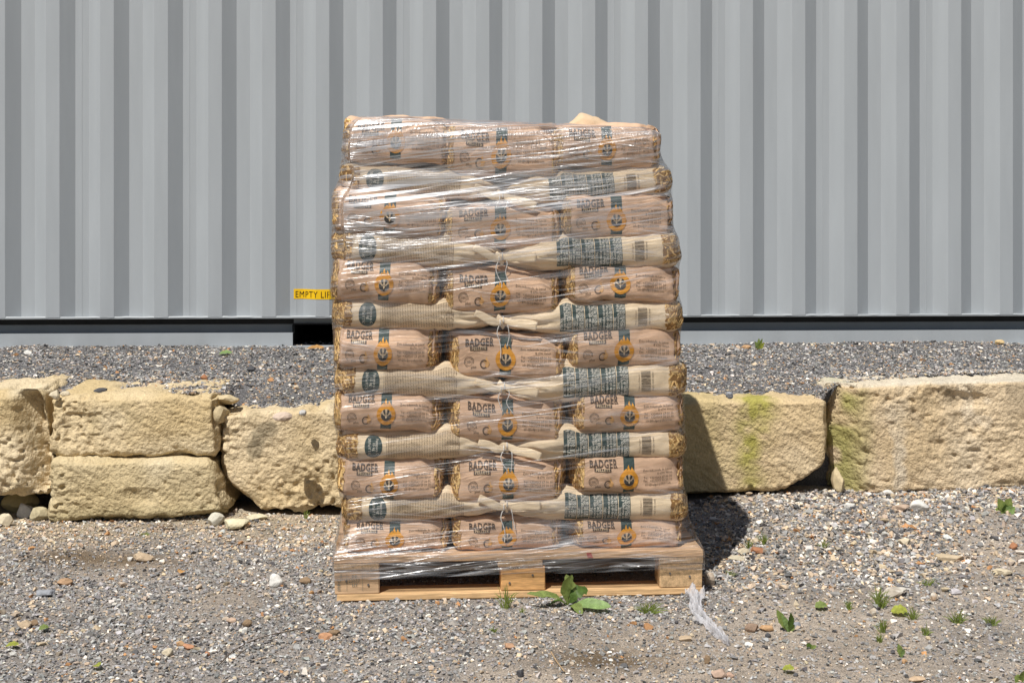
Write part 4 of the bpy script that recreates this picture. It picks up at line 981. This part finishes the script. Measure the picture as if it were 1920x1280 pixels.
# ------------------------------------------------------------------ loose rocks lying on the ground
CREAM, WHITE, TAN_, RUST, OR_, BRN, GRY, DK = (.58, .50, .36), (.68, .66, .61), (.48, .37, .25), (.36, .17, .09), (.48, .30, .16), (.26, .18, .11), (.30, .31, .33), (.085, .085, .09)
RK = [  # px, py(base), width px, height px, colour, label, terrace?
 (516, 1104, 30, 26, WHITE, 'white chunky rock left of the pallet corner'),
 (573, 1098, 26, 16, BRN, 'brown flat rock between the white rock and the pallet'),
 (266, 1055, 42, 17, TAN_, 'tan wedge shaped rock beside a small white pebble on the left gravel'),
 (243, 1053, 13, 10, WHITE, 'small white pebble touching the tan wedge rock'),
 (315, 1232, 26, 15, CREAM, 'cream oval rock near the lower left below the orange stone pair'),
 (338, 1215, 18, 14, OR_, 'orange tan stone above the cream oval rock at lower left'),
 (352, 1219, 24, 11, (.50, .26, .15), 'salmon coloured flat stone paired with the orange tan stone'),
 (387, 1232, 13, 11, (.50, .24, .13), 'salmon pebble right of the cream oval rock'),
 (463, 1176, 20, 14, BRN, 'dark brown stone left of the bare twig'),
 (459, 1190, 12, 13, WHITE, 'small pale stone just below the dark brown stone'),
 (500, 1164, 15, 11, CREAM, 'small cream stone right of the dark brown stone'),
 (432, 1169, 22, 10, (.50, .36, .26), 'pinkish flat stone left of the dark brown stone'),
 (45, 1180, 26, 16, TAN_, 'tan stone at the far left edge of the gravel'),
 (64, 1176, 17, 13, BRN, 'brown stone leaning on the tan one at far left'),
 (84, 1120, 34, 14, GRY, 'grey flat stone at left below the dirt patch'),
 (120, 1100, 30, 14, (.42, .27, .16), 'reddish brown flat stone under the dirt patch'),
 (610, 1202, 28, 13, (.50, .27, .15), 'salmon rock right of the twig below the pallet'),
 (628, 1192, 26, 12, BRN, 'brown rock behind the salmon one'),
 (954, 1218, 22, 12, (.46, .28, .17), 'lone reddish tan stone in the middle foreground'),
 (975, 1271, 15, 16, DK, 'black pointed stone at the bottom centre'),
 (440, 995, 54, 20, (.64, .58, .40), 'cream flat slab fallen below the rough wall block'),
 (402, 990, 38, 26, (.56, .53, .44), 'grey cream chunk leaning beside the cream slab'),
 (482, 976, 42, 10, (.60, .54, .38), 'long thin cream chip under the rough wall block'),
 (38, 968, 78, 42, (.40, .33, .17), 'olive brown rounded rock wedged under the leftmost wall block'),
 (48, 975, 34, 30, (.50, .49, .46), 'pale grey rock in front of the olive brown one at far left'),
 (73, 980, 40, 26, (.44, .38, .24), 'tan rock between the pale grey one and the dark wall block'),
 (8, 990, 30, 24, CREAM, 'cream rock at the left frame edge below the wall'),
 (1726, 962, 38, 22, WHITE, 'largest white rock on the right gravel below the long wall block'),
 (1690, 960, 34, 14, (.48, .36, .27), 'pinkish tan rock left of the largest white rock'),
 (1596, 957, 24, 14, WHITE, 'white angular chip below the gap of the two right wall blocks'),
 (1666, 930, 22, 11, WHITE, 'white pebble at the foot of the long wall block'),
 (1678, 1121, 50, 20, (.42, .37, .30), 'large streaky tan rock among the grass on the right'),
 (1637, 1157, 15, 16, (.50, .42, .32), 'upright tan pebble below the streaky rock'),
 (1422, 1038, 38, 11, RUST, 'rust red brick chip right of the pile shadow'),
 (1393, 1041, 24, 12, CREAM, 'cream stone left of the rust red brick chip'),
 (1382, 1052, 34, 10, (.52, .46, .34), 'sandy flat stone in front of the cream stone by the shadow'),
 (1783, 1054, 56, 12, (.50, .40, .27), 'long tan flat rock on the far right gravel'),
 (1883, 1080, 40, 12, CREAM, 'long cream flat rock near the right frame edge'),
 (1696, 1023, 24, 14, CREAM, 'oval cream rock above the long tan flat rock'),
 (1331, 1101, 22, 26, (.44, .36, .28), 'brown grey rock standing beside the right pallet corner'),
 (1286, 1203, 26, 10, TAN_, 'tan flat stone left of the torn plastic strip'),
 (1410, 1187, 28, 16, (.30, .21, .15), 'brown stone next to an orange stone on the right foreground'),
 (1437, 1184, 28, 12, OR_, 'orange stone touching the brown stone on the right foreground'),
 (1494, 1180, 20, 13, GRY, 'grey stone right of the upright leafy weed'),
 (1440, 1196, 13, 9, DK, 'small dark pebble in front of the orange stone'),
 (1696, 1245, 14, 10, OR_, 'orange pebble under the single upright sprout'),
 (1348, 1273, 34, 18, (.46, .33, .25), 'pinkish flat rock at the bottom right of centre'),
 (1368, 1271, 20, 10, (.44, .30, .22), 'thin pinkish sliver beside the pinkish flat rock'),
 (1326, 1247, 13, 18, BRN, 'dark brown stone below the torn plastic strip'),
 (1720, 1280, 34, 12, (.52, .38, .25), 'tan rock cut by the bottom edge of the picture'),
 (1751, 1128, 15, 17, (.50, .36, .24), 'triangular tan pebble right of the streaky rock'),
 (1405, 1213, 18, 9, WHITE, 'white pebble below the orange stone'),
 (1900, 1032, 18, 14, RUST, 'rust brown stone at the right frame edge'),
]
RT = [(383, 712, 15, 11, RUST, 'rust brown stone on the left terrace gravel'), (530, 748, 38, 16, (.55, .44, .35), 'pinkish cream slab on the terrace edge left of the pile'),
 (472, 697, 18, 12, DK, 'black stone on the terrace left of the pile'), (103, 740, 22, 16, CREAM, 'cream stone at the terrace edge above the wall gap'), (123, 737, 22, 12, CREAM, 'second cream stone at the terrace edge, right of the first'),
 (568, 741, 16, 12, (.5, .49, .47), 'pale grey stone beside the pinkish cream slab'), (1398, 655, 22, 8, OR_, 'orange stone against the container foot by the tiny weed'), (1874, 648, 20, 10, (.62, .46, .24), 'yellow stone at the container foot on the far right'),
 (52, 666, 16, 8, WHITE, 'white stone near the container foot on the far left'), (190, 731, 30, 12, DK, 'black flat stone at the terrace edge above the upper wall block'), (1367, 746, 16, 12, GRY, 'grey stone on top of the mossy streaked block')]
for i, (px, py, w, h, c, lab) in enumerate(RK):
    p = G(px, py - h * .12); s = p.y / F; p = G(px, py - h * .15)
    sz = (w * s / 2, w * s * .36, h * s * .56)
    rel = Vector((p.x, p.y + sz[1] * .3, p.z))
    rel.z = float(zground(np.array([rel.x]), np.array([rel.y]))[0])
    o = tag(obj('rock', rock_mesh('rock', sz, c, 100 + i, 3 if w > 24 else 2, (.62, .58, .5) if 'streaky' in lab else None), None, (rel.x, rel.y, rel.z + sz[2] * .72)), lab, 'rock', 'loose rocks on the lower gravel')
for i, (px, py, w, h, c, lab) in enumerate(RT):
    p = GT(px, py); s = p.y / F; sz = (w * s / 2, w * s * .4, h * s * .6)
    z = float(zterr(np.array([p.x]), np.array([p.y]))[0])
    if 'on top of' in lab: z = W3(px, py - 4, p.y)[2] - .008
    tag(obj('rock', rock_mesh('rock', sz, c, 300 + i, 2), None, (p.x, p.y, z + sz[2] * .7)), lab, 'rock', 'loose rocks on the terrace')

# ------------------------------------------------------------------ weeds, grass, litter
def leafmat(name, c, trans=.25):
    if name in MATS: return MATS[name]
    m = mk(name, c, .55, .34, 55, .5, 120, .003, .4, fine=(210, .2)); N, L = m.node_tree.nodes, m.node_tree.links
    p = [n for n in N if n.type == 'BSDF_PRINCIPLED'][0]; out = [n for n in N if n.type == 'OUTPUT_MATERIAL'][0]
    t = N.new('ShaderNodeBsdfTranslucent'); t.inputs[0].default_value = (c[0] * 1.6, c[1] * 1.5, c[2] * .8, 1); mx = N.new('ShaderNodeMixShader'); mx.inputs[0].default_value = trans
    L.new(p.outputs[0], mx.inputs[1]); L.new(t.outputs[0], mx.inputs[2]); L.new(mx.outputs[0], out.inputs[0]); return m
LG = leafmat('leaf_green', (.20, .26, .075)); LP = leafmat('leaf_pale_green', (.23, .34, .12)); LD = leafmat('leaf_dark_green', (.08, .14, .025)); GR = leafmat('grass_green', (.20, .255, .06), .35); LY = leafmat('leaf_yellow_green', (.33, .36, .06))
def leaf(base, mid, tip, width, prof, up=(0, 0, 1), fold=.18, nl=12, nw=6, wav=.0, seed=0):
    """leaf blade along a curve; prof: width profile knots"""
    P = spline([base, mid, tip], nl); T = np.gradient(P, axis=0); T /= np.linalg.norm(T, axis=1)[:, None]; V = []
    wv = np.interp(np.linspace(0, 1, nl), np.linspace(0, 1, len(prof)), prof) * width
    for i in range(nl):
        s = np.cross(T[i], np.array(up, float)); s /= np.linalg.norm(s) + 1e-9; u = np.cross(s, T[i])
        for j in range(nw + 1):
            q = -1 + 2 * j / nw; rag = 1 + wav * math.sin(i * 2.3 + seed + (q > 0) * 2) * (abs(q) > .8)
            V.append(P[i] + s * q * wv[i] * rag + u * (abs(q) * fold * wv[i] + wav * .3 * wv[i] * math.sin(i * 1.7 + q * 3 + seed)))
    Q = np.array([[i * (nw + 1) + j, i * (nw + 1) + j + 1, (i + 1) * (nw + 1) + j + 1, (i + 1) * (nw + 1) + j] for i in range(nl - 1) for j in range(nw)])
    return np.array(V), Q
LEAFP = [.04, .05, .35, .8, 1, .95, .7, .35, .03]
def big_weed():
    g = G(1066, 1134); s = g.y / F
    w = thing('weed', 'broad leaved green weed growing against the pallet front', 'plant', g)
    def L(name, mat, mid, tip, width, prof=LEAFP, up=(0, 0, 1), **k):
        m = np.array([mid[0] * s, mid[2], mid[1] * s]); t = np.array([tip[0] * s, tip[2], tip[1] * s])
        V, Q = leaf(np.array([0, 0, -.004]), m, t, width * s * .8, prof, up, **k); return obj(name, mesh(name, V, Q, [mat], smooth=True), w)
    L('leaf', LG, (-26, 22, -.03), (-78, 30, -.05), 11, [.12, .12, .14, .4, .8, 1, .9, .6, .1], (0, -.5, 1), wav=.3, seed=1)
    L('leaf', LG, (-6, 30, -.01), (6, 62, -.03), 13, [.1, .12, .3, .7, 1, 1, .8, .5, .05], (.2, -1, .25), wav=.12, seed=2)
    L('leaf', LG, (4, 28, .0), (-4, 56, .01), 14, [.1, .12, .3, .7, 1, 1, .8, .5, .05], (-.3, -1, .3), wav=.12, seed=3)
    L('leaf', LD, (14, 24, -.01), (36, 28, .01), 15, [.1, .15, .4, .8, 1, .95, .8, .6, .2], (-.2, -.9, .6), wav=.25, seed=4)
    L('leaf', LP, (26, 12, -.05), (76, 12, -.085), 15, [.08, .08, .08, .5, .9, 1, .95, .7, .1], (0, -.75, 1), wav=.06, seed=5)
    L('leaf', LG, (12, 8, -.05), (22, -2, -.10), 13, [.12, .12, .35, .8, 1, .95, .7, .4, .05], (0, -.6, 1), wav=.1, seed=6)
    L('leaf', LD, (-18, 10, -.005), (-38, 3, -.02), 6, LEAFP, (0, -.3, 1), wav=.2, seed=7)
big_weed()
def tuft(px, py, hpx, wpx, n, label, seed, mat=None, curve=1.0):
    rr = random.Random(seed); g = G(px, py); s = g.y / F; VV = []
    for k in range(n):
        a = rr.uniform(0, 6.283); sp = rr.random() ** .7; hh = hpx * s * rr.uniform(.45, 1); x = rr.uniform(-.3, .3) * wpx * s
        b = np.array([x * .5, rr.uniform(-.15, .15) * wpx * s, -.004]); t = b + np.array([math.cos(a) * sp * wpx * s * .6, math.sin(a) * sp * wpx * s * .4, hh * (1 - .45 * sp * curve)])
        m = b * .5 + t * .5 + np.array([0, 0, hh * .18]); VV.append(leaf(b, m, t, rr.uniform(.0008, .0017), [.8, 1, .9, .6, .05], (math.sin(a), -1, .3), .3, 7, 2))
    V, Q = join(VV); o = obj('grass_tuft', mesh('grass_tuft', V, Q, [mat or GR], smooth=True), None, g); return tag(o, label, 'grass', 'grass tufts growing in the gravel')
for i, a in enumerate([(948, 1140, 46, 40, 16, 'thin grass tuft in front of the middle pallet block'), (1215, 1148, 24, 56, 34, 'bright spreading grass tuft below the right half of the pallet'), (978, 1150, 20, 14, 6, 'few short blades between the grass tuft and the broad leaved weed'),
    (1405, 1027, 22, 20, 14, 'grass tuft behind the rust red brick chip'), (1430, 1020, 26, 26, 18, 'fuller grass tuft right behind the rust red brick chip'), (1545, 1026, 18, 22, 12, 'short grass tuft alone on the upper right gravel'),
    (1650, 1138, 46, 40, 26, 'tall grass tuft left of the streaky tan rock'), (1590, 1142, 22, 22, 14, 'low grass tuft further left of the streaky rock'), (1655, 1185, 30, 28, 20, 'grass tuft below the upright tan pebble'), (1712, 1160, 26, 30, 20, 'grass tuft beside the fallen yellow leaf'),
    (1735, 1190, 24, 24, 16, 'grass tuft below the fallen yellow leaf'), (1795, 1168, 28, 40, 24, 'wide grass tuft on the far right gravel'), (1860, 1172, 22, 34, 22, 'rightmost dense grass tuft near the frame edge'), (1650, 1204, 20, 20, 10, 'faint grass tuft lowest of the right group'),
    (1370, 1080, 16, 20, 12, 'small weed tuft in front of the pile shadow'), (573, 972, 20, 16, 8, 'tiny grass tuft at the wall foot left of the pile'), (1740, 1097, 18, 32, 14, 'sparse sprouts on the far right gravel above the grass'), (925, 1185, 14, 16, 10, 'faint sprig in the middle foreground'),
    (270, 1003, 8, 26, 14, 'low green patch below the darker wall block')]):
    tuft(a[0], a[1], a[2] * 1.25, a[3] * 1.15, int(a[4] * 1.7), a[5], 500 + i)
def small_weed(px, py, leaves, label, terr=False, name='weed'):
    g = GT(px, py) if terr else G(px, py); s = g.y / F
    if terr: g.z = float(zterr(np.array([g.x]), np.array([g.y]))[0])
    w = thing(name, label, 'plant', g)
    for k, (mx, mz, tx, tz, wd, mat) in enumerate(leaves):
        V, Q = leaf(np.array([0, 0, -.004]), np.array([mx * s, -.004 * (k % 3), mz * s]), np.array([tx * s, -.01 * (k % 3), tz * s]), wd * s, LEAFP, (.1 * (k - 1), -1, .45), wav=.12, seed=k)
        obj('leaf', mesh('leaf', V, Q, [mat], smooth=True), w)
small_weed(1478, 1184, [(-10, 20, -22, 42, 8, LG), (-4, 16, -14, 34, 6, LP), (4, 20, 2, 40, 6, LD), (6, 6, 12, 14, 5, LG)], 'upright leafy weed right of the torn plastic strip')
small_weed(1690, 1232, [(-2, 12, -6, 26, 6, LG), (2, 10, 4, 18, 4, LP)], 'single upright green sprout at the lower right')
small_weed(1520, 1216, [(-2, 4, -8, 10, 6, LD), (4, 4, 10, 8, 4, LG)], 'small dark green seedling left of the upright sprout')
small_weed(1884, 962, [(-6, 14, -12, 28, 8, LG), (4, 16, 10, 30, 9, LG), (8, 6, 16, 14, 9, LP), (-8, 4, -18, 8, 8, LG), (0, 8, 0, 18, 9, LD), (3, 3, 6, 4, 7, LG)], 'leafy green weed on the right gravel near the frame edge')
small_weed(1916, 1278, [(-8, 6, -14, 10, 9, LG), (2, 10, 2, 24, 10, LG)], 'green leaf cut by the lower right corner of the picture')
small_weed(1423, 656, [(0, 8, 0, 22, 4, LG), (-3, 8, -9, 16, 4, LG), (3, 6, 9, 14, 4, LY), (-2, 4, -8, 6, 3, LG), (2, 10, 6, 22, 3, LG)], 'tiny weed sprouting at the foot of the container', True)
def fallen(px, py, w, h, mat, label, terr=False, ang=0., seed=0):
    g = GT(px, py) if terr else G(px, py); s = g.y / F; z = (float(zterr(np.array([g.x]), np.array([g.y]))[0]) if terr else g.z) + .010
    c, sn = math.cos(ang), math.sin(ang); a = w * s / 2; V, Q = leaf(np.array([-a * c, -a * sn, 0]), np.array([0, 0, .006]), np.array([a * c, a * sn, .004]), h * s * .9, [.1, .6, .9, 1, .9, .6, .08], (0, -.3, 1), wav=.15, seed=seed)
    tag(obj('fallen_leaf', mesh('fallen_leaf', V, Q, [mat], smooth=True), None, (g.x, g.y, z)), label, 'leaf', 'fallen leaves')
DRY = leafmat('dry_leaf', (.44, .24, .08), .1)
fallen(1686, 1153, 30, 17, LY, 'yellow green fallen leaf between grass tufts on the right', ang=-.3)
fallen(1540, 1143, 24, 12, LG, 'flat green leaf lying left of the right grass tufts', ang=.2)
fallen(1478, 1262, 22, 10, LY, 'yellowing leaf at the bottom right foreground', ang=-.4)
fallen(82, 1185, 18, 9, LG, 'green leaf scrap right of the brown stone at far left', ang=.5)
fallen(23, 1217, 24, 8, LY, 'yellow green leaf scrap at the left frame edge', ang=.1)
fallen(181, 1256, 16, 10, LY, 'curled yellow green leaf at the lower left', ang=-.8)
fallen(423, 669, 24, 9, LP, 'pale green leaf lying on the left terrace gravel', True, .2)
fallen(592, 655, 32, 9, DRY, 'dry orange leaf at the container foot under the fork pocket', True, .1)
fallen(340, 1078, 10, 9, DRY, 'small dry tan leaf in the middle of the left gravel', ang=1.2)
twig = mk('dry_twig', (.12, .085, .06), .9, .2, 60)
def stick(pts, rad, label, cat='twig', mat=twig, name='twig', h=.006):
    P = []
    for px, py in pts: g = G(px, py); P.append((g.x, g.y, g.z + h))
    P = np.array(P); o = P[0].copy(); V, FQ = tube(spline(P - o, 24), rad, 5); tag(obj(name, mesh(name, V, FQ, [mat], smooth=True), None, tuple(o)), label, cat)
stick([(408, 1252), (440, 1222), (490, 1198), (570, 1180)], .0016, 'long thin dark twig curving over the left foreground gravel')
stick([(444, 1234), (470, 1215), (520, 1199)], .0012, 'second thinner twig just below the long curving one')
stick([(1033, 1225), (1043, 1242), (1058, 1262)], .0022, 'short pale bent twig at the bottom centre', mat=mk('pale_twig', (.4, .28, .16), .9, .2, 60))
stick([(300, 990), (312, 994), (326, 993)], .004, 'short dark piece of bark below the darker wall block', 'bark', name='bark')
def strip():
    m = bpy.data.materials.new('white_film_scrap'); nt = nodes_of(m); N, L = nt.nodes, nt.links; out = N.new('ShaderNodeOutputMaterial'); p = N.new('ShaderNodeBsdfPrincipled'); p.inputs['Base Color'].default_value = (.80, .80, .83, 1); p.inputs['Roughness'].default_value = .32
    t = N.new('ShaderNodeBsdfTranslucent'); t.inputs[0].default_value = (.8, .8, .82, 1); a = N.new('ShaderNodeMixShader'); a.inputs[0].default_value = .35; tr = N.new('ShaderNodeBsdfTransparent'); b = N.new('ShaderNodeMixShader'); b.inputs[0].default_value = .28
    tc = N.new('ShaderNodeTexCoord'); n = N.new('ShaderNodeTexNoise'); n.inputs['Scale'].default_value = 60; L.new(tc.outputs['Object'], n.inputs['Vector']); bu = N.new('ShaderNodeBump'); bu.inputs['Distance'].default_value = .006; L.new(n.outputs[0], bu.inputs['Height']); L.new(bu.outputs[0], p.inputs['Normal'])
    L.new(p.outputs[0], a.inputs[1]); L.new(t.outputs[0], a.inputs[2]); L.new(a.outputs[0], b.inputs[1]); L.new(tr.outputs[0], b.inputs[2]); L.new(b.outputs[0], out.inputs[0])
    top = np.array(toW(loc_px(1303, 1100, -.012))); g = [G(*q) for q in ((1306, 1150), (1325, 1172), (1345, 1192), (1366, 1211))]
    P = [top, (top + np.array([g[0].x, g[0].y, g[0].z + .03])) / 2] + [np.array([q.x, q.y, q.z + .012]) for q in g]
    P = spline(P, 60); o = P[-1].copy(); V = []
    nk = 22; T = np.gradient(P, axis=0); T /= np.linalg.norm(T, axis=1)[:, None]
    w = np.interp(np.linspace(0, 1, 60), [0, .08, .3, .5, .62, .8, .95, 1], [.026, .030, .021, .020, .015, .016, .010, .004])
    for i in range(60):
        s = np.cross(T[i], np.array([0, -.6, 1.])); s /= np.linalg.norm(s); u = np.cross(s, T[i])
        for k in range(nk):
            q = -1 + 2 * k / (nk - 1); e = w[i] * (1 + .25 * vn(np.array([[i * .35, q * 2, 2.]]), 3)[0])
            V.append(P[i] + s * q * e + u * (.012 * math.sin(q * 5 + i * .16) * (1 - .3 * abs(q)) + .009 * vn(np.array([[i * .33, q * 4 + i * .25, 0.]]), 9)[0] + .005 * vn(np.array([[i * .9, q * 9, 4.]]), 9)[0]))
    V = np.array(V) - o; Q = np.array([[i * nk + k, i * nk + k + 1, (i + 1) * nk + k + 1, (i + 1) * nk + k] for i in range(59) for k in range(nk - 1)])
    V[:, 2] = np.maximum(V[:, 2], -.012 + (zground(V[:, 0] + o[0], V[:, 1] + o[1]) - (o[2] - .012)) + .001)
    tag(obj('plastic_strip', mesh('plastic_strip', V, Q, [m], smooth=True), None, tuple(o)), 'torn twisted strip of whitish plastic film trailing from the right pallet corner', 'plastic scrap')
strip()
bpy.context.view_layer.update()
